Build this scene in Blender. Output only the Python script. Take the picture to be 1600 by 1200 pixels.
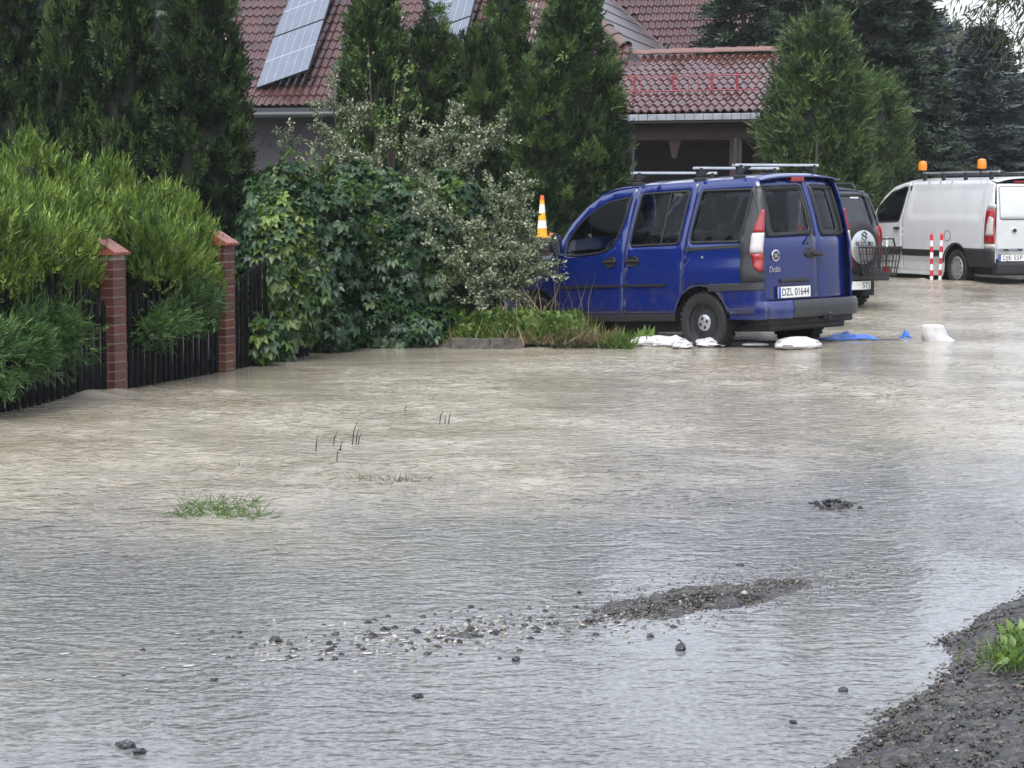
import bpy, bmesh, math, random
import numpy as np
from mathutils import Vector, Matrix
from mathutils.geometry import delaunay_2d_cdt

for o in list(bpy.data.objects): bpy.data.objects.remove(o)
scene = bpy.context.scene
COL = scene.collection
R = math.radians
rng = np.random.default_rng(7)
random.seed(7)

# ------------------------------------------------------------------ camera
CAM_H = 1.53
F_PX = 3235.0                       # focal length in photo pixels (1600 wide)
PITCH = math.atan(285 / F_PX)
cd = bpy.data.cameras.new('camera'); cam = bpy.data.objects.new('camera', cd); COL.objects.link(cam)
cam.location = (0, 0, CAM_H); cam.rotation_euler = (math.pi / 2 - PITCH, 0, 0)
cd.sensor_width = 36; cd.lens = 36 * F_PX / 1600; cd.clip_start = .1; cd.clip_end = 2000
scene.camera = cam
scene.render.resolution_x = 1024; scene.render.resolution_y = 768

# ------------------------------------------------------------------ overcast sky, weak soft sun
SUN_EL, SUN_AZ = R(58), R(200)      # azimuth measured clockwise from +Y
world = bpy.data.worlds.new('World'); scene.world = world; world.use_nodes = True
nt = world.node_tree; bg = nt.nodes['Background']
sky = nt.nodes.new('ShaderNodeTexSky'); sky.sky_type = 'NISHITA'; sky.sun_disc = False
sky.sun_elevation = SUN_EL; sky.sun_rotation = SUN_AZ
sky.air_density = 1.0; sky.dust_density = 2.0; sky.ozone_density = 1.5
hs = nt.nodes.new('ShaderNodeHueSaturation'); hs.inputs['Saturation'].default_value = .40
nt.links.new(sky.outputs[0], hs.inputs['Color'])
# standard overcast distribution: zenith brighter than horizon, (1 + 2 sin elevation) / 3
wc = nt.nodes.new('ShaderNodeTexCoord'); wx = nt.nodes.new('ShaderNodeSeparateXYZ'); nt.links.new(wc.outputs['Generated'], wx.inputs[0])
wr = nt.nodes.new('ShaderNodeMapRange'); wr.inputs['From Min'].default_value = 0; wr.inputs['From Max'].default_value = 1; wr.inputs['To Min'].default_value = .8; wr.inputs['To Max'].default_value = 2.2
nt.links.new(wx.outputs[2], wr.inputs['Value'])
wm_ = nt.nodes.new('ShaderNodeVectorMath'); wm_.operation = 'SCALE'; nt.links.new(hs.outputs[0], wm_.inputs[0]); nt.links.new(wr.outputs[0], wm_.inputs['Scale']); nt.links.new(wm_.outputs[0], bg.inputs[0])
bg.inputs[1].default_value = .15
sd = bpy.data.lights.new('sun', 'SUN'); sun = bpy.data.objects.new('sun', sd); COL.objects.link(sun)
sd.energy = .7; sd.angle = R(35); sd.color = (1, .97, .93)
sdir = Vector((math.sin(SUN_AZ) * math.cos(SUN_EL), math.cos(SUN_AZ) * math.cos(SUN_EL), math.sin(SUN_EL)))
sun.rotation_euler = sdir.to_track_quat('Z', 'Y').to_euler(); sun.location = sdir * 50
vs = scene.view_settings; vs.view_transform = 'Standard'; vs.look = 'None'; vs.gamma = 1; vs.exposure = .95
vs.use_curve_mapping = False

# ------------------------------------------------------------------ small helpers
CP, SP = math.cos(PITCH), math.sin(PITCH)
def _ray(px, py):
    a = (px - 800) / F_PX; b = (600 - py) / F_PX
    return np.array([a, CP + b * SP, -SP + b * CP])
def at(px, py, Y):
    d = _ray(px, py); t = Y / d[1]; return Vector((d[0] * t, Y, CAM_H + d[2] * t))
def gnd(px, py, z=0.0):
    d = _ray(px, py); t = (z - CAM_H) / d[2]; return Vector((d[0] * t, d[1] * t, z))
def unit(v): v = np.asarray(v, float); return v / (np.linalg.norm(v, axis=-1, keepdims=True) + 1e-9)

_tab = np.random.default_rng(3).random((256, 256))
def vn(x, y, seed=0):
    x = np.asarray(x, float) + seed * 17.3; y = np.asarray(y, float) + seed * 31.7
    xi = np.floor(x).astype(int); yi = np.floor(y).astype(int); fx = x - xi; fy = y - yi
    fx = fx * fx * fx * (fx * (fx * 6 - 15) + 10); fy = fy * fy * fy * (fy * (fy * 6 - 15) + 10)
    a = _tab[xi & 255, yi & 255]; b = _tab[(xi + 1) & 255, yi & 255]
    c = _tab[xi & 255, (yi + 1) & 255]; d = _tab[(xi + 1) & 255, (yi + 1) & 255]
    return (a * (1 - fx) + b * fx) * (1 - fy) + (c * (1 - fx) + d * fx) * fy
def fbm(x, y, seed=0, o=4):
    v = 0; w = .5; s = 0
    for i in range(o):
        v = v + w * vn(x * 2 ** i, y * 2 ** i, seed + i); s += w; w *= .5
    return v / s
def sst(a, b, x):
    t = np.clip((x - a) / (b - a), 0, 1); return t * t * (3 - 2 * t)

def tag(o, label=None, cat=None, group=None, kind=None):
    if label: o['label'] = label
    if cat: o['category'] = cat
    if group: o['group'] = group
    if kind: o['kind'] = kind
    return o
def link(name, me, mat=None, parent=None):
    o = bpy.data.objects.new(name, me); COL.objects.link(o)
    if mat is not None and me is not None and len(me.materials) == 0: me.materials.append(mat)
    if parent is not None: o.parent = parent
    return o
def empty(name, loc=(0, 0, 0), rz=0, mat=None):
    o = bpy.data.objects.new(name, None); COL.objects.link(o); o.empty_display_size = .1
    if mat is not None: o.matrix_basis = mat
    else: o.location = loc; o.rotation_euler = (0, 0, rz)
    return o
def np_mesh(name, V, Fc, smooth=False, attrs=None):
    V = np.asarray(V, np.float32); Fc = np.asarray(Fc, np.int32); k = Fc.shape[1]
    me = bpy.data.meshes.new(name)
    me.vertices.add(len(V)); me.vertices.foreach_set('co', V.ravel())
    me.loops.add(Fc.size); me.loops.foreach_set('vertex_index', Fc.ravel())
    me.polygons.add(len(Fc)); me.polygons.foreach_set('loop_start', np.arange(0, Fc.size, k, dtype=np.int32))
    if smooth: me.polygons.foreach_set('use_smooth', np.ones(len(Fc), bool))
    for n, a in (attrs or {}).items():
        at_ = me.attributes.new(n, 'FLOAT', 'POINT'); at_.data.foreach_set('value', np.asarray(a, np.float32))
    me.update(calc_edges=True)
    return me

class MB:
    """collects simple solids into one mesh"""
    def __init__(s): s.v = []; s.f = []
    def add(s, V, Fc):
        n = len(s.v); s.v += [tuple(map(float, p)) for p in V]; s.f += [tuple(i + n for i in f) for f in Fc]; return s
    def box(s, lo, hi, M=None):
        x0, y0, z0 = lo; x1, y1, z1 = hi
        V = [(x0, y0, z0), (x1, y0, z0), (x1, y1, z0), (x0, y1, z0), (x0, y0, z1), (x1, y0, z1), (x1, y1, z1), (x0, y1, z1)]
        if M is not None: V = [M @ Vector(p) for p in V]
        return s.add(V, [(3, 2, 1, 0), (4, 5, 6, 7), (0, 1, 5, 4), (1, 2, 6, 5), (2, 3, 7, 6), (3, 0, 4, 7)])
    def tube(s, pts, r, n=8, cap=True, close=False):
        P = [Vector(p) for p in pts]; m = len(P); V = []
        rr = r if hasattr(r, '__len__') else [r] * m
        prev = None
        for i in range(m):
            if close: d = P[(i + 1) % m] - P[i - 1]
            else: d = P[min(i + 1, m - 1)] - P[max(i - 1, 0)]
            d.normalize()
            if prev is None:
                u = d.orthogonal().normalized()
            else:
                u = (prev - d * prev.dot(d)); u = u.normalized() if u.length > 1e-6 else d.orthogonal().normalized()
            prev = u; w = d.cross(u)
            for k in range(n):
                a = 2 * math.pi * k / n; V.append(P[i] + (u * math.cos(a) + w * math.sin(a)) * rr[i])
        Fc = []
        for i in range(m if close else m - 1):
            j = (i + 1) % m
            for k in range(n): Fc.append((i * n + k, i * n + (k + 1) % n, j * n + (k + 1) % n, j * n + k))
        if cap and not close: Fc += [tuple(range(n))[::-1], tuple((m - 1) * n + k for k in range(n))]
        return s.add(V, Fc)
    def lathe(s, prof, n=24, M=None, caps=True):           # profile (r, h) about local Z
        V = []; m = len(prof)
        for r, h in prof:
            for k in range(n):
                a = 2 * math.pi * k / n; p = Vector((r * math.cos(a), r * math.sin(a), h)); V.append(M @ p if M is not None else p)
        Fc = [(i * n + k, i * n + (k + 1) % n, (i + 1) * n + (k + 1) % n, (i + 1) * n + k) for i in range(m - 1) for k in range(n)]
        if caps and prof[0][0] > 1e-5: Fc.append(tuple(range(n))[::-1])
        if caps and prof[-1][0] > 1e-5: Fc.append(tuple((m - 1) * n + k for k in range(n)))
        return s.add(V, Fc)
    def grid(s, fn, us, vs_):
        V = [fn(u, v) for u in us for v in vs_]; m = len(vs_)
        return s.add(V, [(i * m + j, (i + 1) * m + j, (i + 1) * m + j + 1, i * m + j + 1) for i in range(len(us) - 1) for j in range(m - 1)])
    def mesh(s, name, smooth=False):
        me = bpy.data.meshes.new(name); me.from_pydata(s.v, [], s.f)
        if smooth:
            me.polygons.foreach_set('use_smooth', np.ones(len(s.f), bool))
        me.update(); return me
    def build(s, name, mat, parent=None, smooth=False, bevel=0, seg=2):
        o = link(name, s.mesh(name, smooth), mat, parent)
        if bevel:
            b = o.modifiers.new('bevel', 'BEVEL'); b.width = bevel; b.segments = seg; b.limit_method = 'ANGLE'; b.angle_limit = R(35)
        if smooth:
            try: o.data.set_sharp_from_angle(angle=R(40))
            except Exception: pass
        return o
def bx(name, lo, hi, mat, parent=None, bevel=.005, M=None): return MB().box(lo, hi, M).build(name, mat, parent, bevel=bevel)

# ------------------------------------------------------------------ materials
def pm(name, col, rough=.5, metal=0, var=.12, scale=12, bump=0, bscale=60, coat=0, spec=.5, col2=None):
    m = bpy.data.materials.new(name); m.use_nodes = True; t = m.node_tree; b = t.nodes['Principled BSDF']
    b.inputs['Roughness'].default_value = rough; b.inputs['Metallic'].default_value = metal
    b.inputs['Coat Weight'].default_value = coat; b.inputs['Coat Roughness'].default_value = .06
    b.inputs['Specular IOR Level'].default_value = spec
    tc = t.nodes.new('ShaderNodeTexCoord')
    n = t.nodes.new('ShaderNodeTexNoise'); n.inputs['Scale'].default_value = scale; n.inputs['Detail'].default_value = 5
    t.links.new(tc.outputs['Object'], n.inputs['Vector'])
    r = t.nodes.new('ShaderNodeValToRGB'); r.color_ramp.elements[0].position = .3; r.color_ramp.elements[1].position = .7
    c2 = col2 or [min(1, c * (1 + var)) for c in col]
    c1 = [c * (1 - var) for c in col] if col2 is None else col
    r.color_ramp.elements[0].color = (*c1, 1); r.color_ramp.elements[1].color = (*c2, 1)
    t.links.new(n.outputs[0], r.inputs[0]); t.links.new(r.outputs[0], b.inputs['Base Color'])
    if bump:
        n2 = t.nodes.new('ShaderNodeTexNoise'); n2.inputs['Scale'].default_value = bscale; n2.inputs['Detail'].default_value = 4
        t.links.new(tc.outputs['Object'], n2.inputs['Vector'])
        bp = t.nodes.new('ShaderNodeBump'); bp.inputs['Strength'].default_value = bump; bp.inputs['Distance'].default_value = .01
        t.links.new(n2.outputs[0], bp.inputs['Height']); t.links.new(bp.outputs[0], b.inputs['Normal'])
    return m
def piece(name, cols, rough=.5, bump=.2, bscale=40, coat=0):
    """one colour per object (bricks, tiles): random pick + stains"""
    m = pm(name, cols[0], rough, bump=bump, bscale=bscale, coat=coat, var=.2, scale=9); t = m.node_tree; b = t.nodes['Principled BSDF']
    oi = t.nodes.new('ShaderNodeObjectInfo'); r = t.nodes.new('ShaderNodeValToRGB'); cr = r.color_ramp
    cr.elements[0].color = (*cols[0], 1); cr.elements[1].color = (*cols[-1], 1)
    for i, c in enumerate(cols[1:-1]): e = cr.elements.new((i + 1) / (len(cols) - 1)); e.color = (*c, 1)
    t.links.new(oi.outputs['Random'], r.inputs[0])
    mx = t.nodes.new('ShaderNodeMix'); mx.data_type = 'RGBA'; mx.blend_type = 'MULTIPLY'; mx.inputs[0].default_value = .55
    old = b.inputs['Base Color'].links[0].from_node
    old.color_ramp.elements[0].color = (.55, .55, .52, 1); old.color_ramp.elements[1].color = (1, 1, 1, 1)
    t.links.new(r.outputs[0], mx.inputs[6]); t.links.new(old.outputs[0], mx.inputs[7]); t.links.new(mx.outputs[2], b.inputs['Base Color'])
    return m
def leafmat(name, cols, rough=.42, trans=.25, spec=.4):
    m = bpy.data.materials.new(name); m.use_nodes = True; t = m.node_tree; b = t.nodes['Principled BSDF']
    a = t.nodes.new('ShaderNodeAttribute'); a.attribute_name = 'tint'
    r = t.nodes.new('ShaderNodeValToRGB'); cr = r.color_ramp
    cr.elements[0].color = (*cols[0], 1); cr.elements[1].color = (*cols[-1], 1)
    for i, c in enumerate(cols[1:-1]): e = cr.elements.new((i + 1) / (len(cols) - 1)); e.color = (*c, 1)
    t.links.new(a.outputs['Fac'], r.inputs[0]); t.links.new(r.outputs[0], b.inputs['Base Color'])
    b.inputs['Roughness'].default_value = rough; b.inputs['Specular IOR Level'].default_value = spec
    tr = t.nodes.new('ShaderNodeBsdfTranslucent'); t.links.new(r.outputs[0], tr.inputs[0])
    mx = t.nodes.new('ShaderNodeMixShader'); mx.inputs[0].default_value = trans
    t.links.new(b.outputs[0], mx.inputs[1]); t.links.new(tr.outputs[0], mx.inputs[2])
    t.links.new(mx.outputs[0], t.nodes['Material Output'].inputs[0])
    return m
def glassmat(name, tint=(.55, .6, .6), base=.06):
    m = bpy.data.materials.new(name); m.use_nodes = True; t = m.node_tree
    t.nodes.remove(t.nodes['Principled BSDF'])
    tr = t.nodes.new('ShaderNodeBsdfTransparent'); tr.inputs[0].default_value = (*tint, 1)
    gl = t.nodes.new('ShaderNodeBsdfGlossy'); gl.inputs['Roughness'].default_value = .01
    lw = t.nodes.new('ShaderNodeFresnel'); lw.inputs[0].default_value = 1.33
    n = t.nodes.new('ShaderNodeTexNoise'); n.inputs['Scale'].default_value = 30; n.inputs['Detail'].default_value = 6
    bp = t.nodes.new('ShaderNodeBump'); bp.inputs['Strength'].default_value = .05; t.links.new(n.outputs[0], bp.inputs['Height']); t.links.new(bp.outputs[0], gl.inputs['Normal'])
    ad = t.nodes.new('ShaderNodeMath'); ad.operation = 'ADD'; ad.inputs[1].default_value = base; t.links.new(lw.outputs[0], ad.inputs[0])
    mx = t.nodes.new('ShaderNodeMixShader'); t.links.new(ad.outputs[0], mx.inputs[0]); t.links.new(tr.outputs[0], mx.inputs[1]); t.links.new(gl.outputs[0], mx.inputs[2])
    t.links.new(mx.outputs[0], t.nodes['Material Output'].inputs[0]); return m

def dirty(m, col=(.075, .062, .045), amt=.55):
    """dried mud splashes low on the body, denser towards the sills"""
    t = m.node_tree; b = t.nodes['Principled BSDF']; old = b.inputs['Base Color'].links[0].from_socket
    tc = t.nodes.new('ShaderNodeTexCoord'); sx = t.nodes.new('ShaderNodeSeparateXYZ'); t.links.new(tc.outputs['Object'], sx.inputs[0])
    mr = t.nodes.new('ShaderNodeMapRange'); mr.inputs['From Min'].default_value = .95; mr.inputs['From Max'].default_value = .34; mr.inputs['To Min'].default_value = 0; mr.inputs['To Max'].default_value = amt; t.links.new(sx.outputs[2], mr.inputs['Value'])
    n = t.nodes.new('ShaderNodeTexNoise'); n.inputs['Scale'].default_value = 7; n.inputs['Detail'].default_value = 8; n.inputs['Roughness'].default_value = .7; t.links.new(tc.outputs['Object'], n.inputs['Vector'])
    r = t.nodes.new('ShaderNodeMapRange'); r.inputs['From Min'].default_value = .42; r.inputs['From Max'].default_value = .72; t.links.new(n.outputs[0], r.inputs['Value'])
    mu = t.nodes.new('ShaderNodeMath'); mu.operation = 'MULTIPLY'; t.links.new(mr.outputs[0], mu.inputs[0]); t.links.new(r.outputs[0], mu.inputs[1])
    mx = t.nodes.new('ShaderNodeMix'); mx.data_type = 'RGBA'; t.links.new(mu.outputs[0], mx.inputs[0]); t.links.new(old, mx.inputs[6]); mx.inputs[7].default_value = (*col, 1); t.links.new(mx.outputs[2], b.inputs['Base Color'])
    return m
M = dict(
    blue=dirty(pm('blue_paint', (.002, .012, .11), .18, coat=.8, var=.12, scale=3)),
    white=dirty(pm('white_paint', (.51, .52, .53), .35, coat=.4, var=.05, scale=3), (.20, .17, .13), .25),
    grey=pm('grey_paint', (.05, .06, .07), .35, coat=.6),
    black=pm('black_plastic', (.012, .012, .013), .5, bump=.1, bscale=200),
    trim=pm('grey_black_trim', (.025, .026, .028), .45, bump=.15, bscale=200),
    rubber=pm('tyre_rubber', (.012, .012, .012), .7, bump=.3, bscale=80),
    steel=pm('dark_steel', (.03, .03, .032), .45, metal=.4),
    silver=pm('silver_metal', (.55, .56, .58), .35, metal=.8),
    alu=pm('aluminium', (.62, .64, .66), .3, metal=.7),
    chrome=pm('chrome', (.7, .7, .72), .12, metal=1),
    red=pm('red_lens', (.24, .006, .009), .15, coat=.6), clear=pm('clear_lens', (.42, .40, .39), .15, coat=.6),
    orange=pm('amber_lens', (.75, .22, .01), .2, coat=.5),
    platew=pm('plate_white', (.72, .72, .70), .4, var=.04), plateb=pm('plate_blue', (.02, .06, .40), .4), ink=pm('ink_black', (.01, .01, .01), .5),
    cabin=pm('cabin_grey', (.035, .035, .038), .8), seat=pm('seat_cloth', (.05, .05, .055), .9, bump=.2),
    glass=glassmat('car_glass', (.62, .67, .66), .0), dglass=glassmat('tinted_glass', (.42, .45, .45), .0), hglass=glassmat('heated_glass', (.35, .38, .38), .10), mirror=pm('mirror', (.75, .8, .82), .04, metal=1),
    wood=pm('brown_wood', (.032, .015, .0125), .55, bump=.3, bscale=30, var=.3),
    shade_darkwood=pm('shade_dark_wood', (.009, .0075, .0075), .7, bump=.3, bscale=30, var=.3),  # near black: shade inside the open carport put into the wood colour
    picket=pm('black_picket', (.004, .004, .0045), .7, bump=.2, var=.3, spec=.12),
    render=pm('plum_render', (.062, .054, .066), .85, bump=.2, bscale=90),
    zinc=pm('zinc_sheet', (.32, .34, .37), .35, metal=.5, var=.2, scale=5), gutter=pm('grey_gutter', (.04, .045, .047), .35, metal=.3),
    brick=piece('red_brick', [(.085, .028, .020), (.12, .036, .024), (.07, .023, .018), (.14, .052, .034)], .4, .35, 60),
    mortar=pm('mortar', (.24, .20, .18), .85, bump=.4), cap=piece('glazed_cap_tile', [(.26, .085, .055), (.20, .062, .042)], .22, .15, coat=.4),
    tile=piece('brown_roof_tile', [(.066, .028, .025), (.088, .038, .034), (.075, .034, .032), (.052, .024, .023)], .22, .2, 30, coat=.2),
    tile2=piece('orange_roof_tile', [(.075, .028, .024), (.095, .036, .030), (.066, .026, .023)], .16, .2, 30, coat=.4),
    ridge=piece('ridge_tile', [(.13, .085, .07), (.10, .07, .058), (.14, .10, .08)], .6, .35, 25),
    ridge2=piece('pink_ridge_tile', [(.14, .062, .050), (.16, .072, .060)], .4, .2), slate=piece('slate_plate', [(.075, .06, .062), (.09, .07, .07), (.065, .055, .06)], .38, .2),
    guard=pm('red_snow_guard', (.20, .02, .03), .45),
    pvglass=pm('solar_cells', (.10, .115, .15), .22, var=.10, scale=3, coat=.35), pvline=pm('cell_line', (.34, .36, .40), .4), pvframe=pm('panel_frame', (.02, .02, .022), .4, metal=.5),
    bag=pm('white_woven_bag', (.40, .375, .34), .6, bump=.6, bscale=45, scale=5, col2=(.56, .56, .60)), tarp=pm('blue_tarpaulin', (.015, .12, .52), .35, bump=.3, bscale=30),
    kerb=pm('grey_kerb_stone', (.075, .066, .055), .8, bump=.5, bscale=40, var=.3), soil=pm('wet_soil', (.045, .035, .024), .8, bump=.6, bscale=30, var=.4),
    bark=pm('bark', (.05, .038, .028), .85, bump=.6, bscale=30, var=.35), core=pm('inner_twigs', (.012, .016, .008), .9, var=.4),
    rwhite=pm('white_band', (.7, .7, .7), .4), rred=pm('red_band', (.50, .02, .03), .4), yel=pm('yellow_band', (.70, .36, .02), .5), cone_w=pm('white_cone_band', (.66, .68, .70), .5), cone_o=pm('orange_cone_tip', (.70, .14, .03), .5),
    rock=pm('wet_dark_rock', (.022, .023, .026), .3, bump=.6, bscale=40, var=.4), net=pm('black_net', (.02, .021, .025), .45, bump=.8, bscale=50, var=.4),
)
# ================================================================== THE SETTING: ground, flood water
def bankx(Y): return 1.06 + (Y - 5.63) * .43 + .16 * (vn(Y * 1.3, Y * 0 + 3.1, 5) - .5) * 2 + .10 * (vn(Y * 4.1, Y * 0 + 9.1, 6) - .5)
def bump_at(X, Y, cx, cy, ux, uy, la, lb):     # oriented gaussian
    dx = X - cx; dy = Y - cy; l = math.hypot(ux, uy); ux /= l; uy /= l
    return np.exp(-((dx * ux + dy * uy) / la) ** 2 - ((-dx * uy + dy * ux) / lb) ** 2)
def ground_h(X, Y, fine=True):
    g = -.035 - .20 * sst(7.2, 13.6, Y - .45 * X + 1.2 * (fbm(X * .5, Y * .5, 2, 3) - .5))
    bar = bump_at(X, Y, .78, 7.98, 1.08, 1.06,   .68, .29) * (.7 + .6 * fbm(X * 3, Y * 3, 11, 3))
    g = g + .062 * bar
    g = g + .028 * bump_at(X, Y, -.28, 7.2, 1.5, .7, .60, .26) * (.4 + 1.1 * fbm(X * 4, Y * 4, 12, 3))
    g = g + .12 * bump_at(X, Y, 1.62, 10.35, 1, .1, .14, .20)
    d = X - bankx(Y)
    g = g + np.where(d > -.5, .060 * sst(-.30, .10, d), 0) + .10 * np.clip(d, 0, 3) * (.7 + .6 * fbm(X * 2, Y * 2, 14, 2))
    if fine:
        amp = .35 + .65 * sst(-.05, .0, g)
        g = g + amp * (.020 * (fbm(X * 14, Y * 14, 21, 3) - .5) + .014 * (vn(X * 42, Y * 42, 25) - .5))
    return g
def water_z(X, Y):
    z = .10 * sst(23.5, 37, Y) + .12 * sst(37, 60, Y)
    crest = np.exp(-((Y - (21.9 + .10 * (X - 3))) / .9) ** 2) * sst(2.2, 4.0, X)
    return z + .045 * crest
def fan(Y0, Y1, u0, u1, k):
    nY = int(math.log(Y1 / Y0) / k); Ys = Y0 * np.exp(np.linspace(0, math.log(Y1 / Y0), nY + 1))
    us = np.linspace(u0, u1, int((u1 - u0) / k) + 1)
    Yg, ug = np.meshgrid(Ys, us, indexing='ij'); m = len(us); n = len(Ys)
    idx = np.arange(n * m).reshape(n, m)
    Fc = np.stack([idx[:-1, :-1], idx[:-1, 1:], idx[1:, 1:], idx[1:, :-1]], -1).reshape(-1, 4)
    return (ug * Yg).ravel(), Yg.ravel(), Fc

# big ground sheet to the horizon, under the water
gm = MB(); gm.grid(lambda x, y: (x, y, -.45 if y < 62 else -.45 + .8 * min(1, (y - 62) / 6)), [-600, -200, -60, -30, 0, 30, 60, 200, 600], [-300, -100, -20, 0, 20, 40, 62, 64, 66, 68, 100, 300, 1200])
tag(gm.build('ground', pm('garden_ground', (.05, .05, .028), .9, bump=.5, var=.4)), kind='structure')

# dark sheet added behind the fence: shade under the shrubs put into its colour
gp = [(-7.0, 4.0), (-3.45, 16.0), (-2.12, 20.6), (-2.0, 22.0), (-2.2, 26.0), (-2.4, 60), (-60, 60), (-60, 4)]
gs = MB(); gs.add([(x - .12, y, .10) for x, y in gp] + [(x - .12, y, -.5) for x, y in gp], [tuple(range(8))] + [(i, i + 8, (i + 1) % 8 + 8, (i + 1) % 8) for i in range(8)])
tag(gs.build('dark_garden_sheet', pm('garden_shade_dark', (.012, .010, .008), .9, bump=.6, bscale=20, var=.5)), kind='structure')

# road bed and gravel that emerges in the foreground
X, Y, Fc = fan(4.2, 14.0, -.42, .46, .0034)
Z = ground_h(X, Y)
gm_ = bpy.data.materials.new('wet_gravel'); gm_.use_nodes = True; t = gm_.node_tree; b = t.nodes['Principled BSDF']
tc = t.nodes.new('ShaderNodeTexCoord'); vo = t.nodes.new('ShaderNodeTexVoronoi'); vo.inputs['Scale'].default_value = 55
t.links.new(tc.outputs['Object'], vo.inputs['Vector'])
rp = t.nodes.new('ShaderNodeValToRGB'); cr = rp.color_ramp; cr.elements[0].color = (.010, .010, .011, 1); cr.elements[1].color = (.10, .085, .068, 1)
for p_, c in ((.35, (.020, .0195, .019)), (.62, (.036, .032, .028)), (.82, (.055, .043, .032))):
    e = cr.elements.new(p_); e.color = (*c, 1)
sx = t.nodes.new('ShaderNodeSeparateColor'); t.links.new(vo.outputs['Color'], sx.inputs[0]); t.links.new(sx.outputs[0], rp.inputs[0])
t.links.new(rp.outputs[0], b.inputs['Base Color']); b.inputs['Roughness'].default_value = .38
bp = t.nodes.new('ShaderNodeBump'); bp.inputs['Strength'].default_value = .9; bp.inputs['Distance'].default_value = .012; bp.invert = True
t.links.new(vo.outputs['Distance'], bp.inputs['Height']); t.links.new(bp.outputs[0], b.inputs['Normal'])
o = link('road', np_mesh('road', np.c_[X, Y, Z], Fc, True), gm_); tag(o, kind='structure')

# flood water: real ripples, thin over the asphalt near the camera, opaque with mud farther off
X, Y, Fc = fan(4.2, 46.0, -.33, .36, .0024)
depth = -ground_h(X, Y, False)
mud = sst(.045, .24, depth + .15 * (fbm(X * 1.0 + Y * .5, Y * .6, 31, 6) - .5) + .06 * (fbm(X * 5, Y * 2.2, 37, 3) - .5)); mud = np.where(Y > 13.5, 1, mud)
# water flows from the far right to the near left: crests lie across that
fx, fy = X * .80 + Y * .60, -X * .60 + Y * .80
calm = 1 - .75 * np.exp(-((Y - (20.6 + .1 * (X - 3))) / 1.5) ** 2) * sst(1.6, 3.6, X)
calm = calm * (1 - .70 * np.exp(-((X - 2.0) / .55) ** 2 - ((Y - 10.6) / .8) ** 2))
dfe = (X + 3.21) * .9577 - (Y - 16.66) * .288
calm = calm * (1 - .72 * np.exp(-(np.clip(dfe, 0, 99) / 1.1) ** 2) * (Y < 22.5)) * (1 - .6 * np.exp(-((Y - 21.0) / .8) ** 2) * sst(2.2, .8, X))      # slack water along the fence and the verge
patch = .35 + 1.3 * fbm(X * .55, Y * .28, 41, 3) ** 1.5
far = sst(7.0, 13, Y)
def ridge(n, p): return (1 - np.abs(2 * n - 1)) ** p
near = .13 + .87 * sst(6.5, 11.5, Y - .35 * X)
flow = .25 + 1.5 * sst(.36, .66, fbm(fx * .9, fy * .35, 44, 4))            # current lines: rough and smooth streaks along the flow
ax = X * .75; ay = Y * .9
wz = (.0012 + .0070 * far) * patch * (fbm(fx * 2.4, fy * 1.8, 51, 2) - .5) * 1.6
wz = wz + (.0020 + .0105 * far) * near * flow * (fbm(ax * 5.0 + .6 * ay, ay * 4.2, 55, 3) - .5) * 1.5
wz = wz + (.0010 + .0050 * far) * near * flow * ridge(vn(ax * 9.5, ay * 8.5, 61), 2)
wz = wz + (.0008 + .0030 * far) * near * (vn(ax * 19, ay * 17, 63) - .5)
rip = np.clip((.05 + .92 * near) * (.25 + .80 * flow), .06, 1.3)
wz = wz * calm * (.35 + .65 * sst(0, .06, depth))
lump = bump_at(X, Y, -3.30, 16.2, .3, 1, .5, .16) * .05 + bump_at(X, Y, 7.45, 36.6, 1, .2, .8, .35) * .07   # water piling up at the pillar and at the poles
Zw = water_z(X, Y) + wz + lump * (.6 + .8 * vn(X * 5, Y * 5, 66))
wm = bpy.data.materials.new('muddy_water'); wm.use_nodes = True; t = wm.node_tree; b = t.nodes['Principled BSDF']
a = t.nodes.new('ShaderNodeAttribute'); a.attribute_name = 'mud'
tc = t.nodes.new('ShaderNodeTexCoord'); mp = t.nodes.new('ShaderNodeMapping'); mp.inputs['Rotation'].default_value = (0, 0, R(-8)); mp.inputs['Scale'].default_value = (.62, 1, 1)
t.links.new(tc.outputs['Object'], mp.inputs[0])
n1 = t.nodes.new('ShaderNodeTexNoise'); n1.inputs['Scale'].default_value = 1.1; n1.inputs['Detail'].default_value = 6; n1.inputs['Distortion'].default_value = .8; t.links.new(mp.outputs[0], n1.inputs['Vector'])
r1 = t.nodes.new('ShaderNodeValToRGB'); r1.color_ramp.elements[0].color = (.195, .168, .122, 1); r1.color_ramp.elements[1].color = (.30, .272, .215, 1); r1.color_ramp.elements[0].position = .30; r1.color_ramp.elements[1].position = .60
t.links.new(n1.outputs[0], r1.inputs[0])
n3 = t.nodes.new('ShaderNodeTexNoise'); n3.inputs['Scale'].default_value = 38; n3.inputs['Detail'].default_value = 3; t.links.new(tc.outputs['Object'], n3.inputs['Vector'])
r3 = t.nodes.new('ShaderNodeValToRGB'); r3.color_ramp.elements[0].color = (.085, .085, .083, 1); r3.color_ramp.elements[1].color = (.19, .187, .18, 1); r3.color_ramp.elements[0].position = .35; r3.color_ramp.elements[1].position = .7
t.links.new(n3.outputs[0], r3.inputs[0])
mx = t.nodes.new('ShaderNodeMix'); mx.data_type = 'RGBA'; t.links.new(a.outputs['Fac'], mx.inputs[0]); t.links.new(r3.outputs[0], mx.inputs[6]); t.links.new(r1.outputs[0], mx.inputs[7])
t.links.new(mx.outputs[2], b.inputs['Base Color']); b.inputs['Roughness'].default_value = .06; b.inputs['IOR'].default_value = 1.33
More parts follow.
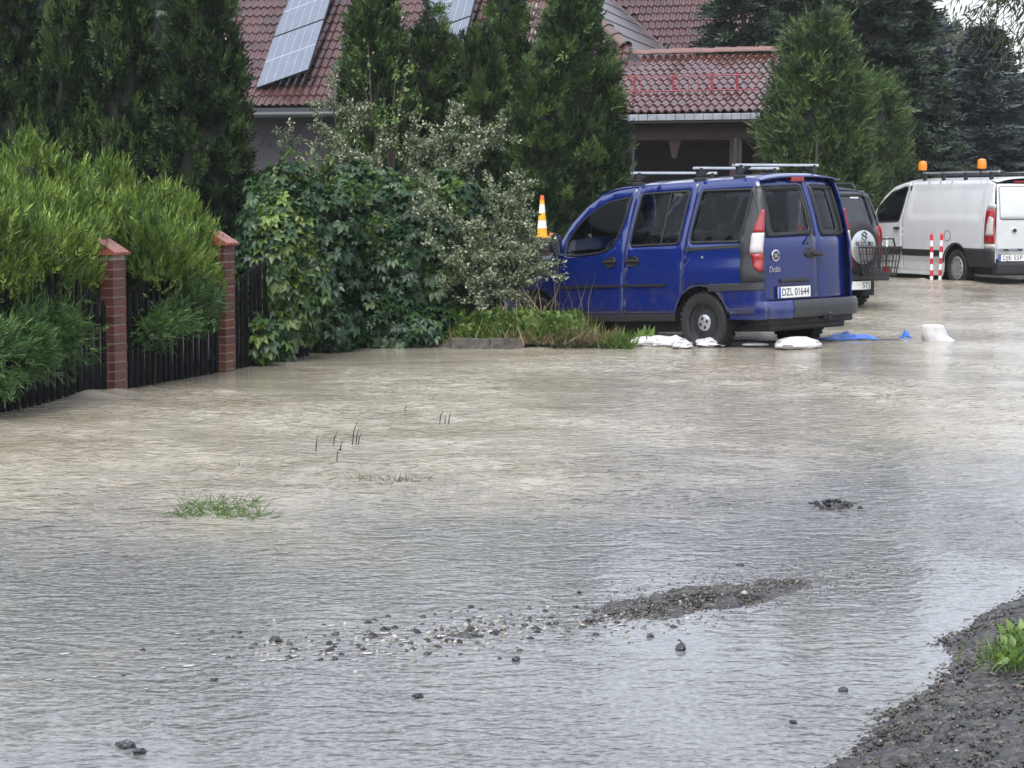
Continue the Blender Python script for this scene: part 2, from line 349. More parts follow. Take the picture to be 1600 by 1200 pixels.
n2 = t.nodes.new('ShaderNodeTexNoise'); n2.inputs['Scale'].default_value = 26; n2.inputs['Detail'].default_value = 4; t.links.new(mp.outputs[0], n2.inputs['Vector'])
bp = t.nodes.new('ShaderNodeBump'); bp.inputs['Strength'].default_value = .5; bp.inputs['Distance'].default_value = .012
def ridged(scale, det, dist, pw):
    n = t.nodes.new('ShaderNodeTexNoise'); n.inputs['Scale'].default_value = scale; n.inputs['Detail'].default_value = det; n.inputs['Distortion'].default_value = dist; t.links.new(mp.outputs[0], n.inputs['Vector'])
    q = n.outputs[0]
    for op, v in (('MULTIPLY_ADD', (2, -1)), ('ABSOLUTE', ()), ('MULTIPLY_ADD', (-1, 1)), ('POWER', (pw,))):
        k = t.nodes.new('ShaderNodeMath'); k.operation = op; t.links.new(q, k.inputs[0])
        for i, x in enumerate(v): k.inputs[i + 1].default_value = x
        q = k.outputs[0]
    return q
ar = t.nodes.new('ShaderNodeAttribute'); ar.attribute_name = 'rip'
bp4 = t.nodes.new('ShaderNodeBump'); bp4.inputs['Distance'].default_value = .018
t.links.new(ridged(7, 2, .5, 1.6), bp4.inputs['Height']); t.links.new(ar.outputs['Fac'], bp4.inputs['Strength']); t.links.new(bp4.outputs[0], bp.inputs['Normal'])
bp.inputs['Distance'].default_value = .007; t.links.new(ridged(20, 3, .4, 1.6), bp.inputs['Height']); t.links.new(ar.outputs['Fac'], bp.inputs['Strength'])
t.links.new(bp.outputs[0], b.inputs['Normal'])
for y0, y1, u0, u1 in ((4.2, 46, -.9, -.329), (4.2, 46, .359, .9), (45.9, 62, -.5, .5)):       # coarser water beyond the view
    Xs, Ys, Fs_ = fan(y0, y1, u0, u1, .012); md = np.clip(sst(9, 12, Ys), 0, 1)
    so = link('flood_water', np_mesh('flood_water', np.c_[Xs, Ys, water_z(Xs, Ys) - .004 + .006 * (fbm(Xs * 2, Ys * 2, 5, 2) - .5)], Fs_, True, dict(mud=md, rip=np.full(len(Xs), .7))), wm); tag(so, kind='structure')
o = link('flood_water', np_mesh('flood_water', np.c_[X, Y, Zw], Fc, True, dict(mud=mud, rip=rip * calm)), wm); tag(o, kind='structure')

# ================================================================== foliage toolkit
def frames(d, spin=None):
    d = unit(d); N = len(d)
    h = rng.normal(size=(N, 3)); x = unit(np.cross(h, d)); y = np.cross(d, x)
    return np.stack([x, y, d], -1)           # columns
def scatter(name, TV, TF, pos, fr, sc, tint, mat, parent=None, kind=None):
    TV = np.asarray(TV, float); TF = np.asarray(TF, int); N = len(pos); k = len(TV)
    sc = np.asarray(sc).reshape(N, 1, 1)
    V = np.einsum('nij,kj->nki', fr, TV) * sc + np.asarray(pos)[:, None, :]
    Fc = (TF[None] + (np.arange(N) * k)[:, None, None]).reshape(-1, TF.shape[1])
    me = np_mesh(name, V.reshape(-1, 3), Fc, False, dict(tint=np.repeat(tint, k)))
    me.materials.append(mat)
    o = link(name, me, None, parent)
    if kind: o['kind'] = kind
    return o
def fan_template(n, spread, w, lmin=.55, droop=0.0, seed=1):
    r = np.random.default_rng(seed); V = []; Fs = []
    for i in range(n):
        t = i / (n - 1) * 2 - 1; a = t * spread; b = .55 * (1 - abs(t)) ; L = (1 - (1 - lmin) * abs(t)) - b * .35
        base = np.array([0, 0, b * .8]); d = np.array([math.sin(a), r.normal() * .18 - droop, math.cos(a)]); tip = base + d * L * .75
        s = np.array([math.cos(a), r.normal() * .3, -math.sin(a)]) * w; mid = base + d * L * .35
        k = len(V); V += [base, mid + s, tip, mid - s]; Fs += [(k, k + 1, k + 2), (k, k + 2, k + 3)]
    return np.array(V), np.array(Fs)
SPRAY = fan_template(5, 1.0, .085)
PLUME = fan_template(5, .55, .046, .5, 0, 2)
def creeper_template():
    V = []; Fs = []
    for a, L in ((-1.5, .62), (-.75, .85), (0, 1), (.75, .85), (1.5, .62)):
        d = np.array([math.sin(a), 0, math.cos(a)]); s = np.array([math.cos(a), 0, -math.sin(a)]) * L * .24; k = len(V)
        V += [d * .12 * L, d * .55 * L + s + [0, .05, 0], d * L + [0, -.16, 0], d * .55 * L - s + [0, .05, 0], d * .55 * L + [0, -.03, 0]]
        Fs += [(k, k + 1, k + 4), (k + 1, k + 2, k + 4), (k + 2, k + 3, k + 4), (k + 3, k, k + 4)]
    return np.array(V), np.array(Fs)
CREEP = creeper_template()
LEAF = (np.array([[0, 0, 0], [.26, .06, .45], [0, 0, 1], [-.26, .06, .45]]), np.array([[0, 1, 2], [0, 2, 3]]))
NARROW = (np.array([[0, 0, 0], [.09, .03, .4], [0, -.05, 1], [-.09, .03, .4]]), np.array([[0, 1, 2], [0, 2, 3]]))
BLADE = (np.array([[-.03, 0, 0], [.03, 0, 0], [.022, .08, .5], [-.022, .08, .5], [0, .30, .95]]), np.array([[0, 1, 2], [0, 2, 3], [3, 2, 4]]))
def clumped(centers, outs, per, spread, upw, outw, jit):
    c = np.repeat(centers, per, 0); o = np.repeat(outs, per, 0); N = len(c)
    p = c + rng.normal(size=(N, 3)) * spread
    d = o * outw + np.array([0, 0, upw]) + rng.normal(size=(N, 3)) * jit
    return p, unit(d)
def lathe_noise(prof, n, amp, seed):
    """rough inner mass of twigs (r,h)"""
    mb = MB(); V = []
    for i, (r, h) in enumerate(prof):
        for k in range(n):
            a = 2 * math.pi * k / n; q = r * (1 + amp * (random.random() - .5)); V.append((q * math.cos(a), q * math.sin(a), h + .03 * (random.random() - .5)))
    m = len(prof); Fs = [(i * n + k, i * n + (k + 1) % n, (i + 1) * n + (k + 1) % n, (i + 1) * n + k) for i in range(m - 1) for k in range(n)]
    return mb.add(V, Fs)
def column_crown(H, Rm, pw=.75, nc=330, per=30, size=.15, upw=.9, outw=.55, jit=.38, tmpl=None, low=0.0, spread=.055):
    """returns pos, dir, size, tint of sprays of a columnar conifer"""
    h = rng.random(nc * 3) ** .9; rad = np.minimum(1, (1.02 - h) ** pw * 1.45) * (.75 + .25 * np.minimum(1, h / .12))
    keep = rng.random(nc * 3) < rad; h = h[keep][:nc]; rad = rad[keep][:nc]
    ph = rng.random(len(h)) * 2 * np.pi
    rr = Rm * rad * (.74 + .36 * rng.random(len(h)))
    c = np.c_[rr * np.cos(ph), rr * np.sin(ph), low + h * (H - low)]
    out = np.c_[np.cos(ph), np.sin(ph), 0 * ph]
    p, d = clumped(c, out, per, spread, upw, outw, jit)
    ct = np.repeat(rng.random(len(c)), per)
    tint = np.clip(.72 * ct ** 1.6 + .34 * rng.random(len(p)), 0, 1)
    s = size * (.7 + .6 * rng.random(len(p)))
    return p, d, s, tint
LM = dict(
    thuja=leafmat('thuja_leaf', [(.0028, .007, .003), (.010, .024, .007), (.032, .064, .016), (.082, .13, .034)], .55, .12, .25),
    thuja_lit=leafmat('lit_thuja_leaf', [(.004, .010, .004), (.016, .035, .009), (.045, .085, .020), (.10, .155, .04)], .55, .14, .25),  # brighter copy: light on the thujas by the house put into leaf colour
    gold=leafmat('yellow_green_cypress_leaf', [(.011, .030, .006), (.042, .085, .013), (.105, .17, .024), (.22, .29, .055)], .5, .2, .3),
    pale=leafmat('pale_green_cypress_leaf', [(.010, .024, .010), (.034, .064, .020), (.080, .13, .036), (.15, .20, .06)], .5, .18, .3),
    spruce=leafmat('hazed_spruce_needle', [(.008, .015, .010), (.024, .040, .023), (.058, .084, .046)], .5, .1, .3),  # needles lightened to carry the distant haze in their colour
    bluesp=leafmat('hazed_blue_spruce_needle', [(.020, .030, .033), (.055, .073, .078), (.12, .15, .158)], .5, .1, .3),  # glaucous needles, lightened further so mist is part of the colour
    creep=leafmat('creeper_leaf', [(.007, .022, .008), (.018, .048, .016), (.045, .092, .022), (.13, .19, .03)], .35, .25, .4),
    varie=leafmat('variegated_leaf', [(.035, .060, .025), (.10, .13, .07), (.30, .33, .20), (.50, .52, .36)], .4, .25, .4),
    shoot=leafmat('young_leaf', [(.03, .08, .015), (.10, .18, .03), (.20, .28, .08)], .4, .3),
    grass=leafmat('grass_blade', [(.03, .07, .012), (.07, .14, .02), (.13, .19, .035), (.20, .17, .07)], .45, .3),
    dry=leafmat('dry_grass', [(.10, .07, .035), (.20, .15, .08), (.28, .22, .13)], .6, .25),
    willow=leafmat('willow_leaf', [(.012, .020, .008), (.03, .045, .014), (.07, .07, .02)], .4, .25),
    hazy=leafmat('hazed_willow_leaf', [(.05, .06, .035), (.08, .09, .055), (.12, .13, .085)], .6, .3),  # pale because haze is put into the leaf colour
    dead=leafmat('drowned_grass', [(.02, .025, .012), (.035, .045, .02), (.05, .06, .025)], .4, .15),
)
# ================================================================== PLANTS
# ---- columnar thujas
def thuja_meshes(H, Rm, nc, per, size, low=.05, pw=.75):
    p, d, s, ti = column_crown(H, Rm, pw, nc, per, size, low=low)
    o = scatter('crown', *SPRAY, p, frames(d), s, ti, LM['thuja']); me = o.data; bpy.data.objects.remove(o)
    prof = [(Rm * .66 * min(1, (1.0 - h) ** pw * 1.45) + .001, low + h * (H - low)) for h in np.linspace(0, .97, 14)]
    co = lathe_noise(prof, 14, .35, 1).mesh('inner_twigs'); co.materials.append(M['core'])
    tr = MB().tube([(0, 0, -.4), (.01, 0, H * .4), (0, 0, H * .85)], [.07, .05, .012], 7).mesh('trunk'); tr.materials.append(M['bark'])
    return me, co, tr
THUJA = [thuja_meshes(5.0, .56, 460, 30, .145, pw=.55), thuja_meshes(4.4, .50, 410, 30, .14, pw=.55), thuja_meshes(4.0, .62, 470, 30, .145, pw=.5)]
def thuja(px, Y, top, width, var, label, group, rz=0.0):
    z0 = -.1; P = at(px, 315, Y); zt = at(px, top, Y).z
    me, co, tr = THUJA[var]; H0 = (5.0, 4.4, 4.0)[var]; R0 = (.56, .50, .62)[var]
    r = empty('thuja_tree', (P.x, Y, z0), rz); sz = (zt - z0) / H0; sx = width / F_PX * Y / 2 / R0 / 1.0
    r.scale = (sx, sx, sz)
    cr0 = link('crown', me, None, r); cr0['kind'] = 'stuff'
    if 'house' in group: cr0.material_slots[0].link = 'OBJECT'; cr0.material_slots[0].material = LM['thuja_lit']
    link('twig_mass', co, None, r); link('trunk', tr, None, r)
    return tag(r, label, 'tree', group)
GL = 'tall thujas behind the fence at the left'
thuja(22, 24.6, -140, 112, 0, 'dark thuja at the left edge of the photo behind the yellow-green shrub', GL, .3)
thuja(116, 24.2, -110, 88, 1, 'second tall dark thuja from the left, behind the yellow-green shrub', GL, 1.9)
thuja(196, 24.0, -130, 100, 0, 'third tall dark thuja from the left, just left of a dark gap', GL, 3.1)
thuja(320, 23.6, -120, 128, 0, 'big dark thuja right of the gap, against the red tiled roof', GL, 0.8)
GC = 'thujas in front of the house'
thuja(588, 29.5, -55, 112, 0, 'tall thuja right of the lower solar panels', GC, 2.5)
thuja(676, 30.2, 14, 96, 1, 'shorter thuja with rounded top under the second solar panels', GC, .4)
thuja(716, 30.8, 62, 74, 1, 'slim short thuja between two thujas below the second solar panels', GC, 3.4)
thuja(755, 30.0, 52, 92, 2, 'bushy thuja with its tip just below the second solar panels', GC, 5.0)
thuja(792, 31.6, -30, 96, 0, 'tall thuja standing behind, right of the second solar panels', GC, 1.2)
thuja(838, 29.2, 92, 94, 1, 'short thuja in front of the broad one, above the striped cone', GC, 2.9)
thuja(895, 30.0, -22, 146, 2, 'broad tall thuja beside the tiled carport roof', GC, .9)

# ---- yellow-green cypress shrubs behind the fence
def mound_shrub(name, mat, blobs, per, size, tmpl, upw, outw, jit, label, cat, spread=.06, dens=60, core=.55, zmin=-1, tlow=.1):
    """blobs: (x,y,z,rx,ry,rz) ellipsoids in world space"""
    x0, y0 = blobs[0][0], blobs[0][1]
    root = empty(name, (x0, y0, 0)); C = []; O = []
    B = np.array(blobs, float)
    for bI, (x, y, z, rx, ry, rz) in enumerate(B):
        n = int(dens * (rx * ry + rx * rz + ry * rz) * 4); v = unit(rng.normal(size=(n, 3)))
        p = np.array([x, y, z]) + v * [rx, ry, rz] * (.86 + .24 * rng.random((n, 1)))
        ins = np.zeros(n, bool)
        for j, q in enumerate(B):
            if j != bI: ins |= (((p - q[:3]) / q[3:]) ** 2).sum(1) < .75
        k = (~ins) & (p[:, 2] > zmin); C.append(p[k]); O.append(unit(v[k] / [rx, ry, rz]))
    C = np.concatenate(C); O = np.concatenate(O)
    p, d = clumped(C, O, per, spread, upw, outw, jit); ct = np.repeat(rng.random(len(C)), per)
    ti = np.clip(tlow - .08 + .60 * ct + .42 * rng.random(len(p)), 0, 1)
    o = scatter('foliage', *tmpl, p - [x0, y0, 0], frames(d), size * (.7 + .6 * rng.random(len(p))), ti, mat, root, 'stuff')
    mb = MB()
    for (x, y, z, rx, ry, rz) in B:
        prof = [(max(.001, math.sin(a)) , -math.cos(a)) for a in np.linspace(0.01, math.pi - .01, 9)]
        Mx = Matrix.Translation((x - x0, y - y0, z)) @ Matrix.Diagonal((rx * core, ry * core, rz * core, 1)); mb.lathe(prof, 12, Mx)
    mb.build('twig_mass', M['core'], root)['kind'] = 'stuff'
    mb = MB()
    for (x, y, z, rx, ry, rz) in B[:1]: mb.tube([(x - x0, y - y0, -.4), (x - x0 + .04, y - y0, z * .6), (x - x0, y - y0, z)], [.04, .03, .012] if name == 'cypress_shrub' else [.010, .008, .004], 6)
    mb.build('stem', M['bark'] if name == 'cypress_shrub' else M['core'], root)
    return tag(root, label, cat)
def fpt(t, off=0.0):       # fence line: t metres past the first pillar, off metres to the garden side
    ux, uy = .288, .9577; return Vector((-3.21 + ux * t - uy * off, 16.66 + uy * t + ux * off, 0))
def gb(px, py, Y, rx, ry, rz): p = at(px, py, Y); return (p.x, p.y, p.z, rx, ry, rz)
mound_shrub('cypress_shrub', LM['gold'], [gb(20, 420, 16.6, .62, .5, .60), gb(8, 400, 15.1, .28, .22, .27), gb(80, 392, 15.75, .22, .2, .24), gb(120, 385, 16.6, .2, .25, .25), gb(-50, 390, 14.8, .3, .3, .3), gb(45, 285, 17.3, .20, .2, .28), gb(65, 330, 17.4, .36, .36, .34), gb(5, 335, 17.3, .40, .4, .30), gb(105, 385, 17.2, .40, .4, .42), gb(-70, 430, 16.8, .6, .6, .8)],
            44, .118, PLUME, 1.1, .5, .32, 'yellow-green feathery cypress shrub left of the first brick pillar', 'shrub', dens=38, zmin=.78)
mound_shrub('cypress_shrub', LM['gold'], [gb(195, 415, 18.2, .36, .55, .50), gb(165, 335, 18.6, .26, .3, .26), gb(240, 385, 18.8, .42, .5, .42), gb(280, 420, 18.6, .30, .45, .38), gb(235, 395, 17.3, .18, .2, .22), gb(275, 405, 17.75, .17, .2, .2), gb(170, 305, 18.5, .15, .2, .22)],
            44, .118, PLUME, 1.1, .5, .32, 'yellow-green feathery cypress shrub between the two brick pillars', 'shrub', dens=38, zmin=.72)
# darker low boughs pushing through the fence
LM['bough'] = leafmat('fresh_green_cypress_leaf', [(.018, .045, .012), (.035, .085, .022), (.065, .13, .035), (.10, .17, .05)], .45, .2, .3)
mound_shrub('cypress_bough', LM['bough'], [gb(22, 545, 15.05, .22, .16, .20), gb(102, 528, 15.80, .15, .13, .16), gb(-30, 560, 14.6, .22, .16, .2), gb(66, 520, 15.45, .18, .14, .16)],
            30, .11, PLUME, .2, .9, .45, 'green cypress boughs pushing out low through the fence, left of the first pillar', 'shrub', dens=70, zmin=.05)
mound_shrub('cypress_bough', LM['bough'], [gb(236, 515, 17.2, .13, .12, .14), gb(306, 482, 17.95, .13, .12, .12), gb(262, 505, 17.45, .12, .12, .12)],
            30, .11, PLUME, .2, .9, .45, 'green cypress boughs pushing out low between the two brick pillars', 'shrub', dens=75, zmin=.2)

# ---- creeper-covered mound
def creeper(name, blobs, n, label, size=.125, zmin=.0, bright=0.0):
    x0, y0 = blobs[0][:2]; root = empty(name, (x0, y0, 0)); B = np.array(blobs, float); P = []; D = []; Nn = []
    area = np.array([b[3] * b[4] + b[3] * b[5] + b[4] * b[5] for b in B])
    for bI, (x, y, z, rx, ry, rz) in enumerate(B):
        m = int(n * area[bI] / area.sum() * 2); v = unit(rng.normal(size=(m, 3))); lump = 1 + .30 * (fbm(v[:, 0] * 3 + bI, v[:, 2] * 3 + v[:, 1], 70 + bI, 2) - .5) * 2
        p = np.array([x, y, z]) + v * [rx, ry, rz] * (lump * (.84 + .24 * rng.random(m)))[:, None]; ins = np.zeros(m, bool)
        for j, q in enumerate(B):
            if j != bI: ins |= (((p - q[:3]) / q[3:]) ** 2).sum(1) < .8
        k = (~ins) & (p[:, 2] > zmin) & (v[:, 1] < .55); P.append(p[k]); Nn.append(unit(v[k] / [rx, ry, rz]))
    P = np.concatenate(P); Nn = np.concatenate(Nn); N = len(P)
    nn = unit(Nn + np.array([0, 0, .45]) + rng.normal(size=(N, 3)) * .55)             # leaf face outward and up
    d = np.array([0, 0, -1.0]) + rng.normal(size=(N, 3)) * .45; d = unit(d - nn * (d * nn).sum(1)[:, None]); x = np.cross(nn, d)
    fr = np.stack([x, nn, d], -1)
    ti = np.clip(.08 + .40 * rng.random(N) + .55 * np.clip(fbm(P[:, 0] * 1.6, P[:, 2] * 1.6, 77, 3) - .42, 0, 1) * 2 * rng.random(N) + .30 * (rng.random(N) < .06) + (bright + .42 * sst(.9, 2.0, P[:, 2]) * sst(-1.2, -2.2, P[:, 0])) * rng.random(N), 0, 1)
    scatter('leaves', *CREEP, P - [x0, y0, 0], fr, size * (.45 + .85 * rng.random(N) ** 1.3), ti, LM['creep'], root, 'stuff')
    mb = MB()
    for (x, y, z, rx, ry, rz) in B:
        prof = [(max(.001, math.sin(a)), -math.cos(a)) for a in np.linspace(.01, math.pi - .01, 9)]
        mb.lathe(prof, 12, Matrix.Translation((x - x0, y - y0, z)) @ Matrix.Diagonal((rx * .82, ry * .82, rz * .82, 1)))
    mb.build('vine_stems', M['core'], root)['kind'] = 'stuff'
    return tag(root, label, 'climber')
creeper('creeper', [gb(560, 430, 22.6, .95, .75, .90), gb(465, 420, 21.7, .62, .5, .80), gb(650, 440, 22.5, .60, .6, .75), gb(560, 320, 22.9, .60, .5, .42), gb(450, 310, 22.2, .38, .4, .34), gb(705, 350, 23.0, .42, .4, .55), gb(610, 520, 22.1, .70, .5, .34), gb(480, 515, 21.3, .52, .4, .36)],
        7200, 'dark green five-leaved creeper covering a mound beside the fence')
creeper('creeper', [gb(428, 410, 19.75, .20, .14, .45), gb(440, 480, 19.85, .20, .14, .40), gb(405, 530, 19.35, .13, .10, .20), gb(436, 338, 20.2, .16, .16, .22), gb(470, 430, 20.2, .22, .14, .6)],
        1300, 'lighter green creeper trailing over the fence right of the second pillar', .13, bright=.55)

# ---- variegated shrub: arching stems set with small cream-edged leaves
def stem_shrub(name, base, tips, label, lm, leaf=.040, dens=150, tl=(.06, .86), rad=.16, cat='shrub', side=9, sl=.30, tmpl=LEAF):
    root = empty(name, tuple(base)); P = []; D = []; mb = MB(); b0 = Vector(base)
    for tp in tips:
        tp = Vector(tp) - b0; mid = tp * .5 + Vector((random.uniform(-.15, .15), random.uniform(-.1, .1), .18))
        pts = [Vector((random.uniform(-.06, .06), 0, -.1)), mid * .55, mid, (mid + tp) * .5 + Vector((0, 0, .06)), tp]
        mb.tube(pts, [.016, .013, .010, .007, .003], 5)
        for k in range(side):
            t = random.uniform(.30, 1); i = min(3, int(t * 4)); q = pts[i].lerp(pts[i + 1], t * 4 - i)
            dv = Vector((random.gauss(0, 1), random.gauss(0, .8), random.gauss(.35, .6))).normalized() * sl * random.uniform(.4, 1.1)
            mb.tube([q, q + dv * .6 + Vector((0, 0, .02)), q + dv], [.005, .003, .002], 4)
            m = int(dens * dv.length / .3 * .5); tt = rng.random(m)[:, None]
            P.append(np.array(q)[None] + np.array(dv)[None] * tt + rng.normal(size=(m, 3)) * .022); D.append(unit(np.array(dv)[None] + rng.normal(size=(m, 3)) * .22))
        m = int(dens * .5); tt = rng.random(m) * .55 + .45; ii = np.minimum(3, (tt * 4).astype(int)); A = np.array([list(p) for p in pts])
        P.append(A[ii] + (A[ii + 1] - A[ii]) * (tt * 4 - ii)[:, None] + rng.normal(size=(m, 3)) * .03); D.append(unit(rng.normal(size=(m, 3)) + [0, 0, .4]))
    mb.build('stems', M['bark'], root)
    P = np.concatenate(P); D = np.concatenate(D); N = len(P)
    ti = tl[0] + (tl[1] - tl[0]) * rng.random(N) ** 1.3
    scatter('leaves', *tmpl, P, frames(D), leaf * (.6 + .8 * rng.random(N)), ti, lm, root, 'stuff')
    return tag(root, label, cat)
vt = [(447, 205, 23.3), (470, 250, 23.2), (520, 225, 23.4), (495, 175, 23.6), (520, 130, 23.8), (560, 190, 23.6), (575, 240, 23.3), (540, 270, 23.1), (480, 285, 23.0), (600, 210, 23.5), (510, 200, 23.5), (545, 150, 23.7)]
stem_shrub('variegated_shrub', at(545, 470, 23.7), [at(*q) for q in vt], 'cream-variegated shrub rising behind the creeper, under the house eave', LM['varie'], dens=190, side=10)
vt = [(655, 225, 23.6), (700, 190, 23.6), (725, 165, 23.7), (760, 205, 23.5), (790, 192, 23.5), (690, 245, 23.4), (735, 240, 23.4), (670, 280, 23.4), (715, 285, 23.3), (650, 170, 23.8), (680, 215, 23.5), (745, 185, 23.6)]
stem_shrub('variegated_shrub', at(665, 440, 23.8), [at(*q) for q in vt], 'cream-variegated shrub with a long branch reaching right over the creeper', LM['varie'], dens=190, side=10)
vt = [(822, 268, 23.3), (806, 320, 23.1), (822, 338, 23.0), (790, 345, 22.9), (830, 390, 22.8), (800, 395, 22.8), (765, 370, 22.8), (740, 330, 22.9), (770, 420, 22.7), (725, 395, 22.8), (815, 425, 22.7), (700, 330, 23.0), (750, 300, 23.1), (720, 430, 22.8), (836, 385, 23.0), (780, 310, 23.1), (760, 450, 22.7), (700, 370, 22.9), (735, 360, 22.8), (790, 440, 22.7), (835, 402, 22.6), (822, 440, 22.5), (802, 462, 22.4), (846, 424, 22.6), (690, 330, 21.9), (660, 370, 21.8), (700, 410, 21.8), (670, 300, 22.1), (730, 450, 21.9), (640, 330, 21.9), (740, 400, 22.0), (690, 450, 21.8), (760, 470, 22.0)]
stem_shrub('variegated_shrub', at(745, 500, 23.1), [at(*q) for q in vt], 'cream-variegated shrub spreading in front of the blue van bonnet', LM['varie'], dens=260, side=13, sl=.34)
LM['mid'] = leafmat('dogwood_leaf', [(.02, .05, .014), (.045, .095, .022), (.09, .15, .03), (.16, .20, .06)], .4, .3, .4)
vt = [(600, 300, 22.6), (640, 285, 22.6), (690, 300, 22.6), (655, 340, 22.4), (610, 350, 22.4), (720, 330, 22.5), (575, 330, 22.4), (690, 380, 22.3), (640, 400, 22.2), (730, 400, 22.4), (540, 300, 22.5), (500, 270, 22.6), (670, 440, 21.9), (710, 455, 21.9), (620, 420, 21.75), (580, 390, 21.75), (560, 350, 21.9), (640, 450, 21.8), (500, 330, 21.7), (460, 270, 22.0), (425, 265, 21.9), (520, 290, 22.0)]
stem_shrub('leafy_shrub', at(640, 470, 22.9), [at(*q) for q in vt], 'loose mid-green leafy shrub growing through the creeper left of the variegated one', LM['mid'], leaf=.075, dens=85, side=10, sl=.36)
# upright young shoots
vt = [(575, 65, 23.9), (640, 95, 23.9), (628, 130, 23.8), (600, 150, 23.8), (655, 150, 23.8), (560, 110, 23.9), (615, 190, 23.7), (622, 90, 24)]
stem_shrub('young_shoots', at(610, 330, 23.9), [at(*q) for q in vt], 'thin upright light green shoots in front of the tall thuja', LM['shoot'], leaf=.055, dens=50, side=2, sl=.10, cat='shoots', tl=(.2, 1))

# ---- right-hand trees
def conifer(name, px, Y, top, Rm, mat, label, nc, per, size, pw, upw, outw, jit, group=None, low=.2, spread=.09, tmpl=PLUME):
    P = at(px, 315, Y); H = at(px, top, Y).z
    root = empty(name, (P.x, Y, -.1)); p, d, s, ti = column_crown(H, Rm, pw, nc, per, size, upw, outw, jit, low=low, spread=spread)
    scatter('crown', *tmpl, p, frames(d), s, ti, mat, root, 'stuff')
    prof = [(Rm * .64 * min(1, (1.0 - h) ** pw * 1.45) + .001, low + h * (H - low)) for h in np.linspace(0, .96, 14)]
    lathe_noise(prof, 14, .35, 1).build('twig_mass', M['core'], root)
    MB().tube([(0, 0, -.4), (.02, 0, H * .5), (0, 0, H * .9)], [.12, .07, .015], 8).build('trunk', M['bark'], root)
    return tag(root, label, 'tree', group)
conifer('cypress_tree', 1274, 33.4, 18, .75, LM['pale'], 'pale green feathery cypress tree at the right end of the carport roof', 620, 30, .185, .46, .75, .65, .50, low=.3)
conifer('cypress_tree', 1362, 42.5, 110, .72, LM['pale'], 'lower pale green cypress standing behind the grey off-road car', 400, 26, .19, .45, .75, .65, .50, low=.3)
SPR = {}
def spruce_meshes(mat, var, nb=420, size=.30, droop=-.12, H=8.0, Rm=2.1):
    h = np.sort(rng.random(nb)) ** .85; ph = rng.random(nb) * 2 * np.pi; L = Rm * (1.02 - h) ** .75 * (.7 + .4 * rng.random(nb)) + .08
    mb = MB(); PP = []; DD = []; TT = []
    for i in range(nb):
        z = .3 + h[i] * (H - .35); dv = np.array([math.cos(ph[i]), math.sin(ph[i]), droop + .25 * h[i]]); m = int(8 + 22 * L[i] / Rm)
        t = (.25 + .75 * rng.random(m)); sag = -.12 * L[i] * t ** 2
        q = np.array([0, 0, z]) + dv * (L[i] * t)[:, None]; q[:, 2] += sag + .10 * L[i] * np.clip(t - .8, 0, 1)
        side = np.cross(dv, [0, 0, 1]); q += side * ((rng.random(m) - .5) * .5 * L[i] * (1.1 - t))[:, None] + rng.normal(size=(m, 3)) * .03
        PP.append(q); DD.append(unit(dv + side * rng.normal(size=(m, 1)) * .7 + rng.normal(size=(m, 3)) * .2 + [0, 0, .05])); TT.append(np.clip(.1 + .4 * rng.random() + .5 * rng.random(m) * t, 0, 1))
        if i % 3 == 0: mb.tube([(0, 0, z), tuple(np.array([0, 0, z]) + dv * L[i] * .9)], [.025, .006], 4, False)
    PP = np.concatenate(PP); DD = np.concatenate(DD)
    o = scatter('crown', *SPRAY, PP, frames(DD), size * (.7 + .6 * rng.random(len(PP))), np.concatenate(TT), mat); me = o.data; bpy.data.objects.remove(o)
    li = mb.mesh('limbs'); li.materials.append(M['bark']); tr = MB().tube([(0, 0, -.4), (.03, 0, H * .5), (0, 0, H)], [.16, .10, .015], 8).mesh('trunk'); tr.materials.append(M['bark'])
    return me, li, tr
def spruce(px, Y, top, Rm, mat, label, group='spruces at the back right'):
    k = (mat.name, int(px) % 2)
    if k not in SPR: SPR[k] = spruce_meshes(mat, k[1])
    me, li, tr = SPR[k]; P = at(px, 315, Y); H = at(px, top, Y).z; root = empty('spruce_tree', (P.x, Y, -.1), px * .37); root.scale = (Rm / 2.1, Rm / 2.1, H / 8.0)
    link('crown', me, None, root)['kind'] = 'stuff'; link('limbs', li, None, root)['kind'] = 'stuff'; link('trunk', tr, None, root)
    return tag(root, label, 'tree', group)
spruce(1160, 44, -120, 1.9, LM['spruce'], 'dark spruce behind the carport roof and the pale cypress')
spruce(1262, 47, -210, 2.2, LM['spruce'], 'dark spruce standing directly behind the pale cypress tip')
spruce(1351, 45, -160, 2.1, LM['spruce'], 'tall dark spruce right of the pale cypress')
spruce(1418, 46, -40, 1.7, LM['spruce'], 'dark spruce above the gap between the off-road car and the white van')
spruce(1395, 52, -180, 2.4, LM['bluesp'], 'blue-grey spruce set back behind the tall dark spruce')
spruce(1534, 52, 35, 2.3, LM['bluesp'], 'blue-grey spruce above the white van with its tip against the sky')
spruce(1465, 56, 70, 2.4, LM['bluesp'], 'blue-grey spruce behind, left of the one with its tip against the sky')
spruce(1620, 55, 105, 2.6, LM['bluesp'], 'blue-grey spruce cut by the right edge of the photo')
spruce(1300, 58, -60, 3.0, LM['spruce'], 'dark spruce farthest back behind the pale cypress', group='spruces at the back right')
